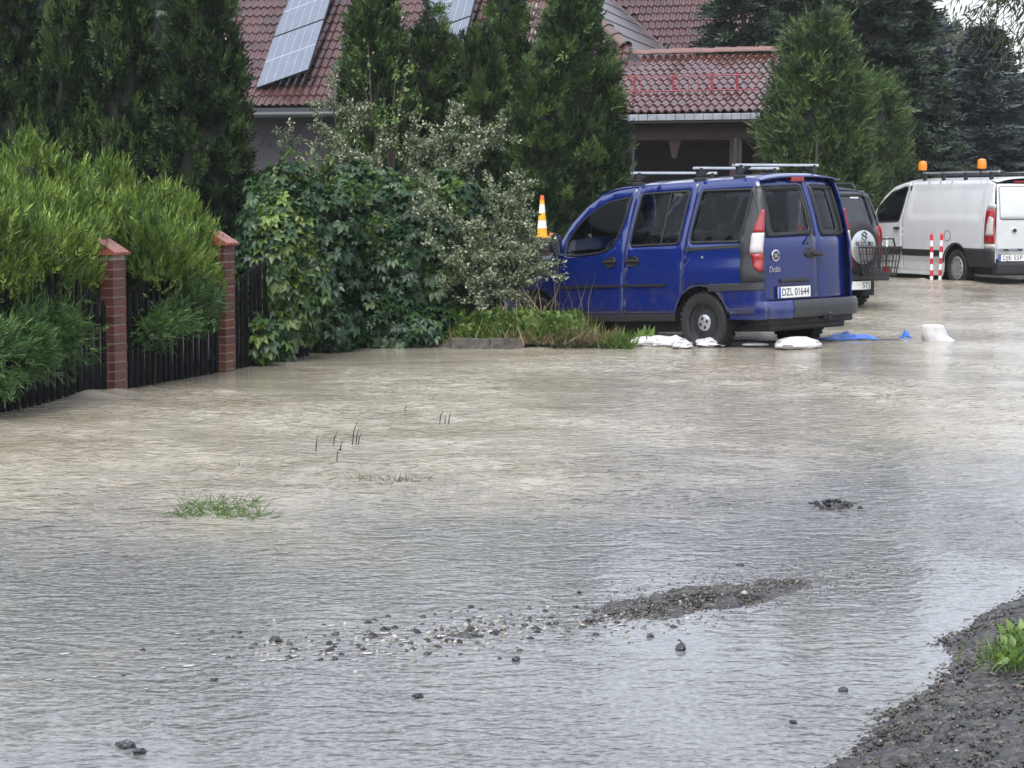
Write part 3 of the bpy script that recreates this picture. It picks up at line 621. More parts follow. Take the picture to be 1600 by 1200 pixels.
# far willows, rain haze painted into their pale leaves
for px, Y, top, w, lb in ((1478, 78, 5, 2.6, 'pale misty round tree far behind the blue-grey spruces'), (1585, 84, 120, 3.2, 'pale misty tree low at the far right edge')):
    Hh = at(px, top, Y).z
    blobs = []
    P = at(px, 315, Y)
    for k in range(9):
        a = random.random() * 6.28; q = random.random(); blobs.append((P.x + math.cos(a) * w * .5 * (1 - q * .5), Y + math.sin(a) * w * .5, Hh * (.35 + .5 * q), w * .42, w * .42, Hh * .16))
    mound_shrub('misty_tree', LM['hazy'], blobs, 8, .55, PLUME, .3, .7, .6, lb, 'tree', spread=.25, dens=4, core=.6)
# distant wood that closes the view
mw = MB(); P_ = []
for k in range(3400):
    px = random.uniform(-200, 1440); Y = random.uniform(62, 74); zt = random.uniform(.2, 10.5) if px < 430 else random.uniform(.2, 6.5)
    p = at(px, 315, Y); P_.append((p.x, Y, zt))
for k in range(700):
    px = random.uniform(1400, 1900); Y = random.uniform(62, 74); p = at(px, 315, Y); P_.append((p.x, Y, random.uniform(.1, 2.6)))
P_ = np.repeat(np.array(P_), 4, 0); P_ = P_ + rng.normal(size=P_.shape) * .35
o = scatter('distant_wood', *SPRAY, P_, frames(rng.normal(size=P_.shape) + [0, -.3, .6]), 1.25 * (.6 + .8 * rng.random(len(P_))), rng.random(len(P_)), LM['spruce'], None, 'stuff')
tag(o, 'dark wood closing the view behind the house and the cars', 'wood')

# ---- willow twigs hanging in at the top right from a tree standing outside the frame
def willow():
    Y = 16.0; root = empty('willow_tree', (6.2, Y + .6, -.3)); b0 = np.array([6.2, Y + .6, -.3]); mb = MB(); P = []; D = []
    mb.tube([(0, 0, 0), (-.05, 0, 1.6), (-.3, -.1, 3.0), (-.9, -.3, 4.0)], [.20, .16, .11, .06], 10); mb.build('trunk', M['bark'], root)
    tw = MB(); src = Vector((-.9, -.3, 4.0))
    ends = [(1468, 18), (1490, 5), (1478, 62), (1500, 82), (1520, 55), (1535, 95), (1548, 40), (1560, 70), (1575, 20), (1585, 88), (1598, 55), (1552, 112), (1580, 105), (1605, 110), (1510, 20), (1540, 12), (1630, 80), (1660, 60), (1640, 30), (1515, 40), (1560, 35), (1590, 30), (1530, 30), (1610, 15)]
    for px, py in ends:
        e = at(px, py, Y + random.uniform(-.5, .4)) - Vector(b0); m = src.lerp(e, .55) + Vector((0, 0, .30)); pts = [src, src.lerp(m, .5) + Vector((0, 0, .1)), m, m.lerp(e, .6) + Vector((0, 0, .05)), e]
        tw.tube(pts, [.022, .014, .009, .005, .002], 5); A = np.array([list(p) for p in pts]); n = 75
        t = .42 + .58 * rng.random(n); ii = np.minimum(3, (t * 4).astype(int)); q = A[ii] + (A[ii + 1] - A[ii]) * (t * 4 - ii)[:, None]
        for j in range(n):
            P.append(q[j] + rng.normal(size=3) * .045); dv = A[ii[j] + 1] - A[ii[j]]; dv = dv / np.linalg.norm(dv); D.append(dv * .5 + rng.normal(size=3) * .45 + [0, 0, -.45])
    tw.build('twigs', M['bark'], root); P = np.array(P)
    scatter('leaves', *NARROW, P, frames(np.array(D)), .085 * (.6 + .7 * rng.random(len(P))), rng.random(len(P)) ** 1.5, LM['willow'], root, 'stuff')
    tag(root, 'narrow-leaved willow twigs hanging into the top right corner', 'tree')
willow()
# ================================================================== FENCE with brick pillars
brick_me = {}
def brick_mesh(l, w, h):
    k = (round(l, 3), round(w, 3), round(h, 3))
    if k not in brick_me:
        bm = bmesh.new(); bmesh.ops.create_cube(bm, size=1); bmesh.ops.scale(bm, vec=(l, w, h), verts=bm.verts)
        bmesh.ops.bevel(bm, geom=bm.edges[:], offset=.004, segments=1, affect='EDGES'); me = bpy.data.meshes.new('brick'); bm.to_mesh(me); bm.free(); me.materials.append(M['brick']); brick_me[k] = me
    return brick_me[k]
FA = math.atan2(.9577, .288)                       # fence direction
def pillar(t, label, H):
    p = fpt(t); r = empty('brick_pillar', (p.x, p.y, -.35), FA); L, Wd = .215, .125    # local x along the fence, y to the garden
    bx('mortar_core', (-L / 2 + .006, -Wd / 2 + .006, 0), (L / 2 - .006, Wd / 2 - .006, H), M['mortar'], r, 0)
    z = .0; j = 0; ch = .0745
    while z + ch < H + .001:
        h = ch - .008
        if j % 7 == 3: segs = [(-L / 2, -.012), (.0, L / 2)]
        elif j % 7 == 5: segs = [(-L / 2, .03), (.042, L / 2)]
        else: segs = [(-L / 2, L / 2)]
        for a, b in segs:
            o = link('brick', brick_mesh(b - a, Wd, h), None, r); o.location = ((a + b) / 2, random.uniform(-.002, .002), z + ch / 2); o.rotation_euler = (0, 0, random.uniform(-.01, .01))
        z += ch; j += 1
    # glazed cap: single slope falling to the road (local -y), ribbed on top
    c = MB(); e = .022; y0, y1 = -Wd / 2 - .035, Wd / 2 + .02; x0, x1 = -L / 2 - e, L / 2 + e; zb = H; zl = H + .018; zh = H + .125
    n = 12; us = np.linspace(x0, x1, n * 2 + 1)
    V = []; 
    for i, u in enumerate(us):
        rib = .008 if i % 6 in (2, 3) else 0
        V += [(u, y0, zb), (u, y0, zl + rib), (u, y1, zh + rib), (u, y1, zb)]
    Fs = []
    for i in range(len(us) - 1):
        for k in range(4): Fs.append((i * 4 + k, i * 4 + (k + 1) % 4, (i + 1) * 4 + (k + 1) % 4, (i + 1) * 4 + k))
    Fs += [(3, 2, 1, 0), tuple((len(us) - 1) * 4 + k for k in range(4))]
    c.add(V, Fs).build('cap_tile', M['cap'], r)
    return tag(r, label, 'pillar')
PH = {0: 1.455, 1: 1.50}
pillar(0, 'nearer red brick pillar with sloping glazed cap, left one of two', 1.455)
pillar(2.12, 'farther red brick pillar with sloping cap, beside the creeper', 1.49)
pillar(-2.12, 'red brick pillar just outside the left edge of the photo', 1.45)
pk = MB(); w_, t_ = .026, .011
pk.add([(-w_, -t_, 0), (w_, -t_, 0), (w_, t_, 0), (-w_, t_, 0), (-w_, -t_, .955), (w_, -t_, .955), (w_, t_, .955), (-w_, t_, .955), (0, -t_, 1), (0, t_, 1)],
       [(0, 1, 5, 8, 4), (3, 7, 9, 6, 2), (1, 2, 6, 5), (0, 4, 7, 3), (5, 6, 9, 8), (4, 8, 9, 7)])
picket_me = pk.mesh('picket'); picket_me.materials.append(M['picket'])
for t0, lb in ((-2.12, 'black picket fence panel left of the nearer brick pillar'), (0, 'black picket fence panel between the two brick pillars'), (2.12, 'black picket fence panel half under the creeper')):
    p = fpt(t0); r = empty('fence_panel', (p.x, p.y, -.35), FA); n = 18; x0, x1 = .125, 1.995
    for i in range(n):
        u = (i + .5) / n; o = link('picket', picket_me, None, r); o.location = (x0 + (x1 - x0) * u, random.uniform(-.004, .004), .06); o.rotation_euler = (0, random.uniform(-.012, .012), 0)
        o.scale = (1, 1, 1.0 + .30 * math.sin(math.pi * u) ** .9)
    for z in (.30, .92): bx('rail', (x0 - .02, .015, z), (x1 + .02, .05, z + .05), M['picket'], r, .004)
    tag(r, lb, 'fence')

# ================================================================== HOUSE and CARPORT
TH = R(14); E_ = Vector((math.cos(TH), -math.sin(TH), 0)); N_ = Vector((math.sin(TH), math.cos(TH), 0)); UP = Vector((0, 0, 1))
TP = .84; PA = math.atan(TP); HO = Vector((-5.03, 40.5, 3.35)); A0 = 8.42; DV = 7.1
def tile_mesh(mat, name='tile', w=.30, L=.345, amp=.042):
    n = 12; xs = np.linspace(0, w, n + 1); V = []
    for x in xs:
        c = (x / (w / 2)) % 1.0; z = amp * (.5 - .5 * math.cos(2 * math.pi * min(1, c * 1.25))) if c < .8 else 0
        V += [(x, 0, z + .016), (x, L, z - .010), (x, 0, z - .012)]
    Fs = []
    for i in range(n):
        a = i * 3; b = a + 3; Fs += [(a, b, b + 1, a + 1), (a + 2, b + 2, b, a)]
    me = bpy.data.meshes.new(name); me.from_pydata(V, [], Fs); me.materials.append(mat); me.update(); return me
def slope_mat(origin, e, n, pitch):
    y = (n * math.cos(pitch) + UP * math.sin(pitch)); z = e.cross(y)
    m = Matrix((e, y, z)).transposed().to_4x4(); m.translation = origin; return m
def tiled(parent, Mx, cols, rows, inside, vis, me, ex=.30, w=.30, name='tile'):
    """tiles on a slope (local x along eave, y up slope): those in view are single objects, the rest one mesh"""
    V0 = np.array([v.co[:] for v in me.vertices]); F0 = np.array([p.vertices[:] for p in me.polygons]); RV = []; 
    for j in rows:
        for i in cols:
            x, y = i * w, j * ex
            if not inside(x + w / 2, y + ex / 2): continue
            pos = Vector((x, y, .03))
            if vis(x, y):
                o = link(name, me, None, parent); o.matrix_basis = Mx @ Matrix.Translation(pos) @ Matrix.Rotation(random.uniform(-.022, .022), 4, 'X') @ Matrix.Rotation(random.uniform(-.014, .014), 4, 'Z')
            else: RV.append(pos)
    if RV:
        k = len(V0); V = np.concatenate([V0 + np.array(p) for p in RV]); Fc = np.concatenate([F0 + i * k for i in range(len(RV))])
        m2 = np_mesh('tiles_out_of_view', V, Fc); m2.materials.append(me.materials[0]); o = link('hidden_tiles', m2, None, parent); o.matrix_basis = Mx; o['kind'] = 'stuff'
def pix(P):
    x, y, z = P[0], P[1], P[2] - CAM_H; d = y * CP - z * SP; u = y * SP + z * CP; return 800 + F_PX * x / d, 600 - F_PX * u / d
house = empty('house', (0, 0, 0)); tag(house, 'house with brown-red tiled roof and number 7A on its plum-grey wall', 'house')
MA = slope_mat(HO, E_, N_, PA); MB_ = slope_mat(HO + N_ * DV, E_, N_, PA); cosA = math.cos(PA)
tile_a = tile_mesh(M['tile'])
def deck(name, poly, Mx, mat, parent, th=.05):
    n = len(poly); V = [Mx @ Vector((x, y, 0)) for x, y in poly] + [Mx @ Vector((x, y, -th)) for x, y in poly]
    return MB().add(V, [tuple(range(n)), tuple(range(2 * n - 1, n - 1, -1))] + [(i, i + n, (i + 1) % n + n, (i + 1) % n) for i in range(n)]).build(name, mat, parent)
LA = 5.2
ra = deck('front_roof', [(-1.6, 0), (A0, 0), (A0 - LA * cosA, LA), (-1.6, LA)], MA, M['shade_darkwood'], house)
def visA(x, y):
    px, py = pix(MA @ Vector((x + .15, y + .15, 0))); return -14 < py < 190 and (352 < px < 548 or 622 < px < 762 or 895 < px < 1005 or (835 < px < 900 and py < 40))
tiled(ra, MA, range(-5, 29), range(0, 17), lambda x, y: x < A0 - y * cosA - .06, visA, tile_a)
rb = deck('rear_roof', [(A0 - 3.0, 3.0 / cosA), (A0 + .9, 0), (A0 + .9, LA), (A0 - LA * cosA, LA)], MB_, M['shade_darkwood'], house)
def visB(x, y):
    px, py = pix(MB_ @ Vector((x + .15, y + .15, 0))); return -14 < py < 100 and 940 < px < 1140
tiled(rb, MB_, range(8, 31), range(0, 17), lambda x, y: x > A0 - y * cosA + .05, visB, tile_a)
# side slope between hip and valley: long slate courses
ES = N_; NS = -E_                      # eave runs backwards, slope rises to the left
MS = slope_mat(HO + E_ * A0, ES, NS, PA)
# local x along N_, local y up the slope; hip at x = y cosA, valley at x = DV + y cosA   (x axis reversed normal handled by thickness)
for j in range(0, 8):
    y0, y1 = j * .58, j * .58 + .62
    V = []
    for (x, y, z) in ((y0 * cosA + .02, y0, .035), (DV + y0 * cosA - .03, y0, .035), (DV + y1 * cosA - .03, y1, .012), (y1 * cosA + .02, y1, .012)):
        V.append(MS @ Vector((x, y, -z if (MS.to_3x3() @ Vector((0, 0, 1))).z < 0 else z)))
    V += [v - Vector((0, 0, .03)) for v in V]
    MB().add(V, [(0, 1, 2, 3), (7, 6, 5, 4), (0, 4, 5, 1), (1, 5, 6, 2), (2, 6, 7, 3), (3, 7, 4, 0)]).build('slate_course', M['slate'], house)
# valley flashing and hip ridge tiles
def along(P, Q, n, name, mat, parent, r=.11, lift=.05, over=.05):
    P, Q = Vector(P), Vector(Q); L = (Q - P).length / n; d = (Q - P).normalized(); s = d.cross(UP).normalized(); u = s.cross(d)
    V = []; m = 8
    for i, (t, rr, lf) in enumerate(((0, r * 1.08, lift), (L + over, r * .92, lift - .01), (0, r * 1.08 - .018, lift - .0), (L + over, r * .92 - .018, lift - .01))):
        for k in range(m + 1):
            a = math.pi * k / m; V.append((t, rr * math.cos(a), rr * math.sin(a) * .85 + lf - .06))
    w = m + 1; Fs = []
    for k in range(m): Fs += [(k, k + 1, w + k + 1, w + k), (2 * w + k, 3 * w + k, 3 * w + k + 1, 2 * w + k + 1), (k, 2 * w + k, 2 * w + k + 1, k + 1), (w + k, w + k + 1, 3 * w + k + 1, 3 * w + k)]
    me = bpy.data.meshes.new(name); me.from_pydata(V, [], Fs); me.materials.append(mat); me.update()
    for i in range(n):
        o = link(name, me, None, parent); mm = Matrix((d, s, u)).transposed().to_4x4(); mm.translation = P + d * (i * L); o.matrix_basis = mm @ Matrix.Rotation(random.uniform(-.015, .015), 4, 'Y')
hip0 = HO + E_ * A0; hd = (-E_ + N_ + UP * TP)
along(hip0 + hd * 1.32, hip0 + hd * 4.2, 13, 'ridge_tile', M['ridge'], house, .13, .09)
v0 = hip0 + N_ * DV
MB().tube([v0 + UP * .05, v0 + hd * 4.2 + UP * .05], .035, 6).build('valley_flashing', M['slate'], house)
# walls, eave, gutter, barge board
wz = HO.z - .25
def hw(a, b, z): return HO + E_ * a + N_ * b + UP * (z - HO.z)
def slab(name, mat, a0, a1, b0, b1, z0, z1, parent, bevel=.004):
    V = [hw(a, b, z) for z in (z0, z1) for a, b in ((a0, b0), (a1, b0), (a1, b1), (a0, b1))]
    return MB().add(V, [(3, 2, 1, 0), (4, 5, 6, 7), (0, 1, 5, 4), (1, 2, 6, 5), (2, 3, 7, 6), (3, 0, 4, 7)]).build(name, mat, parent, bevel=bevel)
slab('front_wall', M['render'], -1.2, A0 - .6, .65, .95, -.3, 3.25, house); slab('rear_wall', M['render'], A0 - .9, A0 + .6, DV + .65, DV + .95, -.3, 3.2, house)
slab('side_wall', M['render'], A0 - .9, A0 - .6, .95, DV + .65, -.3, 3.25, house); slab('eave_soffit', M['shade_darkwood'], -1.5, A0, .02, .64, 3.18, 3.23, house)
slab('fascia', M['gutter'], -.05, A0, -.03, .0, 3.16, 3.33, house)
MB().tube([hw(-.02, -.10, 3.20), hw(A0, -.10, 3.20)], .065, 10).build('gutter', M['gutter'], house, True)
# slanting barge board at the left end of the eave
q0, q1 = at(394, 186, 40.3), at(368, 140, 40.6)
MB().add([q0, at(379, 196, 40.3), at(352, 150, 40.6), q1] + [p + Vector((.02, .25, 0)) for p in (q0, at(379, 196, 40.3), at(352, 150, 40.6), q1)], [(3, 2, 1, 0), (4, 5, 6, 7), (0, 1, 5, 4), (1, 2, 6, 5), (2, 3, 7, 6), (3, 0, 4, 7)]).build('barge_board', pm('red_brown_board', (.10, .03, .026), .5), house)
def text(body, size, mat, parent, Mx, name='lettering', ext=.002, shear=0, width=None):
    cu = bpy.data.curves.new('txt', 'FONT'); cu.body = body; cu.size = size; cu.extrude = ext; cu.shear = shear; cu.align_x = 'CENTER'; cu.align_y = 'CENTER'
    ob = bpy.data.objects.new('txt', cu); COL.objects.link(ob); dg = bpy.context.evaluated_depsgraph_get(); me = bpy.data.meshes.new_from_object(ob.evaluated_get(dg)); bpy.data.objects.remove(ob); bpy.data.curves.remove(cu)
    if width:
        xs = [v.co.x for v in me.vertices]; k = width / (max(xs) - min(xs)); c = (max(xs) + min(xs)) / 2
        for v in me.vertices: v.co.x = (v.co.x - c) * k
    me.materials.clear(); me.materials.append(mat); o = link(name, me, None, parent); o.matrix_basis = Mx; return o
nm = Matrix((E_, UP, -N_)).transposed().to_4x4()
wall7 = [c for c in house.children if c.name.startswith('front_wall')][0]
c7 = at(414, 222, 41.3); k7 = ((c7 - HO).dot(E_)); nm.translation = hw(k7, .645, c7.z); text('7', .34, M['ink'], wall7, nm.copy(), 'house_number', .006)
nm.translation = hw(k7 + .16, .645, c7.z - .06); text('A', .18, M['ink'], wall7, nm.copy(), 'house_number', .006)

# solar panels stand off the roof, each its own thing
SL = (N_ * math.cos(PA) + UP * math.sin(PA)); NR = E_.cross(SL)
def hitA(px, py):
    d = Vector(_ray(px, py)); C = Vector((0, 0, CAM_H)); nn = NR; t = nn.dot(HO - C) / nn.dot(d); return C + d * t
def solar(bl, br, k0, label, slope_shift=0.0):
    BL = bl + NR * .10; BR = br + NR * .45; L = 1.72
    ex = (BR - BL); w = ex.length; ex.normalize(); ey = (SL - ex * SL.dot(ex)).normalized(); ez = ex.cross(ey)
    m = Matrix((ex, ey, ez)).transposed().to_4x4(); m.translation = BL + ey * (k0 * (L + .03))
    r = empty('solar_panel', mat=m)
    bx('frame', (0, 0, -.035), (w, L, 0), M['pvframe'], r, .003)
    g = .012
    bx('glass', (g, g, -.002), (w - g, L - g, .006), M['pvglass'], r, 0)
    bx('cell_line', (g, L / 2 - .011, .006), (w - g, L / 2 + .011, .0085), M['pvline'], r, 0)
    for i in range(1, 6):
        x = w * i / 6; mb = MB(); y = g
        while y < L - .06: mb.box((x - .005, y, .006), (x + .005, y + .045, .008)); y += .065
        mb.build('cell_line', M['pvline'], r)
    if k0 == 0:
        for x in (.15, w - .15): bx('support_foot', (x - .02, .1, -.30 if x > w / 2 else -.12), (x + .02, .14, -.035), M['steel'], r, 0)
    bx('support_rail', (.03, L * .3, -.07), (w - .03, L * .3 + .04, -.036), M['steel'], r, 0)
    return tag(r, label, 'solar panel', 'solar panels on the house roof')
b1, b2 = hitA(402, 144), hitA(490, 138)
solar(b1, b2, 0, 'lowest solar panel at left, its bottom edge above the eave')
solar(b1, b2, 1, 'solar panel directly above the lowest left one, cut by the top of the photo')
c1, c2 = hitA(634, 141), hitA(722, 136)
solar(c1, c2, 0, 'solar panel whose lower half is hidden by thuja tops')
solar(c1, c2, 1, 'upper panel of the right-hand solar pair, cut by the top of the photo')

# ---- carport
T2 = R(20); E2 = Vector((math.cos(T2), -math.sin(T2), 0)); N2 = Vector((math.sin(T2), math.cos(T2), 0)); P2 = R(20.5); O2 = Vector((4.34, 36.0, 3.06))
car = empty('carport', (0, 0, 0)); tag(car, 'open carport with shiny tiled roof, red snow guard and brown posts', 'carport')
LC = 3.45; MC = slope_mat(O2, E2, N2, P2); rc = deck('roof', [(-7.2, 0), (-.02, 0), (-.02, LC), (-7.2, LC)], MC, M['shade_darkwood'], car)
tile_c = tile_mesh(M['tile2'], 'tile', amp=.050)
def visC(x, y): px, py = pix(MC @ Vector((x + .15, y, 0))); return px > 915
tiled(rc, MC, range(-24, 0), range(0, 11), lambda x, y: y < LC, visC, tile_c, ex=.31)
rt = O2 + (N2 * math.cos(P2) + UP * math.sin(P2)) * LC
along(rt - E2 * 7.2 + UP * .03, rt + UP * .03, 17, 'ridge_tile', M['ridge2'], car, .11, .11)
def cw(a, b, z): return O2 + E2 * a + N2 * b + UP * (z - O2.z)
def cslab(name, mat, a0, a1, b0, b1, z0, z1, parent=car, bevel=.004):
    V = [cw(a, b, z) for z in (z0, z1) for a, b in ((a0, b0), (a1, b0), (a1, b1), (a0, b1))]
    return MB().add(V, [(3, 2, 1, 0), (4, 5, 6, 7), (0, 1, 5, 4), (1, 2, 6, 5), (2, 3, 7, 6), (3, 0, 4, 7)]).build(name, mat, parent, bevel=bevel)
for i in range(42): cslab('eave_plate', M['zinc'], -7.1 + i * .168, -7.1 + i * .168 + .160, -.045 - .004 * (i % 2), -.03, 2.95, 3.055)
cslab('eave_board', M['shade_darkwood'], -7.15, -.05, -.028, .0, 2.90, 3.045)
vb = [O2 + NR2 for NR2 in ()]
# verge tiles at the right end
vy = (N2 * math.cos(P2) + UP * math.sin(P2)); vn_ = E2.cross(vy)
for j in range(11):
    p = O2 + vy * (j * .31) - E2 * .01; q = p + vy * .335
    V = [p + vn_ * .085, q + vn_ * .06, q + vn_ * .06 + E2 * .12, p + vn_ * .085 + E2 * .12, p - vn_ * .14, q - vn_ * .14, q - vn_ * .14 + E2 * .12, p - vn_ * .14 + E2 * .12]
    MB().add(V, [(0, 1, 2, 3), (7, 6, 5, 4), (0, 4, 5, 1), (1, 5, 6, 2), (2, 6, 7, 3), (3, 7, 4, 0)]).build('verge_tile', M['tile2'], car)
cslab('front_beam', M['wood'], -7, -.25, .45, .63, 2.62, 2.86); cslab('rear_beam', M['wood'], -7, -.25, 2.2, 2.38, 2.62, 2.86)
for a in (-.62, -3.3, -6.6):
    cslab('post', M['wood'], a - .09, a + .09, .46, .62, -.3, 2.62); cslab('post', M['wood'], a - .09, a + .09, 2.22, 2.36, -.3, 2.62)
for a in (-2.55, -1.72):
    V = [cw(a - .12, .5, 2.62), cw(a + .12, .5, 2.62), cw(a + .02, .5, 2.30), cw(a - .05, .5, 2.30)]; V += [v + N2 * .06 for v in V]
    MB().add(V, [(0, 1, 2, 3), (7, 6, 5, 4), (0, 4, 5, 1), (1, 5, 6, 2), (2, 6, 7, 3), (3, 7, 4, 0)]).build('brace', M['wood'], car)
cslab('back_wall', M['shade_darkwood'], -7, -.2, 2.42, 2.5, -.3, 4.0); cslab('end_wall', M['shade_darkwood'], -7.1, -7.0, .4, 2.42, -.3, 3.2); cslab('ceiling_boards', M['shade_darkwood'], -7, -.2, .64, 2.2, 2.90, 2.94)
# snow guard: lattice rail on brackets
sg = MB(); y0 = 1.05
def sp_(x, h): return O2 + E2 * x + vy * y0 + vn_ * .05 + UP * h
for h in (.04, .30): sg.tube([sp_(-7.0, h), sp_(-.35, h)], .011, 5)
sgo = sg.build('snow_guard', M['guard'], car)
for i in range(38): x = -7.0 + i * .18; MB().tube([sp_(x, .04), sp_(x, .30)], .007, 4).build('guard_bar', M['guard'], sgo)
for x in (-6.4, -5.6, -4.8, -4.0, -3.2, -2.62, -1.9, -1.18, -.72):
    MB().box((0, 0, 0), (.045, .02, .40), Matrix.Translation(sp_(x, -.06)) @ Matrix.Rotation(-.05, 4, 'Y')).build('guard_bracket', M['guard'], sgo)
# ================================================================== VEHICLES
def pose(x, y, z, yaw, pitch=0, roll=0):
    cy, sy = math.cos(yaw), math.sin(yaw)
    B = Matrix(((-sy, -cy, 0), (cy, -sy, 0), (0, 0, 1)))            # local x forward, y left, z up
    m = (B @ Matrix.Rotation(-pitch, 3, 'Y') @ Matrix.Rotation(roll, 3, 'X')).to_4x4(); m.translation = (x, y, z); return m
def inpoly(P, poly):
    x, y = P[:, 0], P[:, 1]; c = np.zeros(len(P), bool); q = np.asarray(poly); j = len(q) - 1
    for i in range(len(q)):
        a = (q[i, 1] > y) != (q[j, 1] > y); xx = (q[j, 0] - q[i, 0]) * (y - q[i, 1]) / (q[j, 1] - q[i, 1] + 1e-12) + q[i, 0]; c ^= a & (x < xx); j = i
    return c
def dens(poly, st=.05):
    out = []
    for i in range(len(poly)):
        a = np.array(poly[i], float); b = np.array(poly[(i + 1) % len(poly)], float); n = max(1, int(np.linalg.norm(b - a) / st))
        for k in range(n): out.append(a + (b - a) * k / n)
    return np.array(out)
def rnd(poly, r, n=5):
    """round the corners of a polygon"""
    out = []; m = len(poly); rr = r if hasattr(r, '__len__') else [r] * m
    for i in range(m):
        p = Vector(poly[i]); a = Vector(poly[i - 1]) - p; b = Vector(poly[(i + 1) % m]) - p; q = min(rr[i], a.length * .45, b.length * .45)
        if q < 1e-4: out.append(tuple(p)); continue
        p0 = p + a.normalized() * q; p1 = p + b.normalized() * q
        for k in range(n + 1):
            t = k / n; out.append(tuple(p0 * (1 - t) ** 2 + p * 2 * t * (1 - t) + p1 * t * t))
    return out
def arc(cx, cz, r, a0, a1, n=16): return [(cx + r * math.cos(R(a0 + (a1 - a0) * k / n)), cz + r * math.sin(R(a0 + (a1 - a0) * k / n))) for k in range(n + 1)]
def panel(name, poly, holes, mp, mat, parent, off=0.0, thick=.012, step=.07, smooth=True):
    o_ = dens(poly); hs_ = [dens(h) for h in holes]; pts = [o_] + hs_; ed = []; k = 0
    for q in pts: ed += [(k + i, k + (i + 1) % len(q)) for i in range(len(q))]; k += len(q)
    lo = o_.min(0); hi = o_.max(0); g = np.stack(np.meshgrid(np.arange(lo[0], hi[0], step), np.arange(lo[1], hi[1], step), indexing='ij'), -1).reshape(-1, 2)
    ok = inpoly(g, o_)
    allb = np.concatenate(pts)
    for h in hs_: ok &= ~inpoly(g, h)
    g = g[ok]
    if len(g): g = g[(np.linalg.norm(g[:, None] - allb[None], axis=2).min(1) > step * .45)]
    P = np.concatenate(pts + ([g] if len(g) else []))
    vv, _, tf, *_r = delaunay_2d_cdt([Vector(p) for p in P], ed, [], 0, 1e-5)
    v2 = np.array([list(v) for v in vv]); tf = np.array([list(f) for f in tf]); cen = v2[tf].mean(1); ok = inpoly(cen, o_)
    for h in hs_: ok &= ~inpoly(cen, h)
    V = [mp(a, b, off) for a, b in v2]; me = bpy.data.meshes.new(name); me.from_pydata(V, [], tf[ok].tolist())
    bm = bmesh.new(); bm.from_mesh(me); bmesh.ops.delete(bm, geom=[v for v in bm.verts if not v.link_faces], context='VERTS'); bmesh.ops.recalc_face_normals(bm, faces=bm.faces)
    # outward = away from the car centre
    c = sum((f.normal.dot(f.calc_center_median() - Vector(mp.center)) for f in bm.faces))
    if c < 0: bmesh.ops.reverse_faces(bm, faces=bm.faces)
    for f in bm.faces: f.smooth = smooth
    bm.to_mesh(me); bm.free()
    o = link(name, me, mat, parent)
    if thick: s = o.modifiers.new('thickness', 'SOLIDIFY'); s.thickness = thick; s.offset = -1
    return o
def seal(name, poly, mp, mat, parent, r=.011, off=.002): return MB().tube([mp(a, b, off) for a, b in dens(poly, .06)], r, 6, close=True).build(name, mat, parent, True)
def strip(name, pts, h, mp, mat, parent, proud=.014):
    """moulding along pts (s,z), height h"""
    mb = MB(); V = []; P = dens(list(pts) + [pts[-1]], .08) if len(pts) == 2 else np.array(pts)
    P = np.array([np.array(pts[0]) + (np.array(pts[-1]) - np.array(pts[0])) * k / 14 for k in range(15)]) if len(pts) == 2 else P
    for a, b in P: V += [mp(a, b - h / 2, -.004), mp(a, b - h * .4, proud), mp(a, b + h * .4, proud), mp(a, b + h / 2, -.004)]
    n = len(P); Fs = [(i * 4 + k, i * 4 + (k + 1) % 4, i * 4 + 4 + (k + 1) % 4, i * 4 + 4 + k) for i in range(n - 1) for k in range(4)] + [(0, 1, 2, 3), tuple(4 * (n - 1) + k for k in (3, 2, 1, 0))]
    return mb.add(V, Fs).build(name, mat, parent)
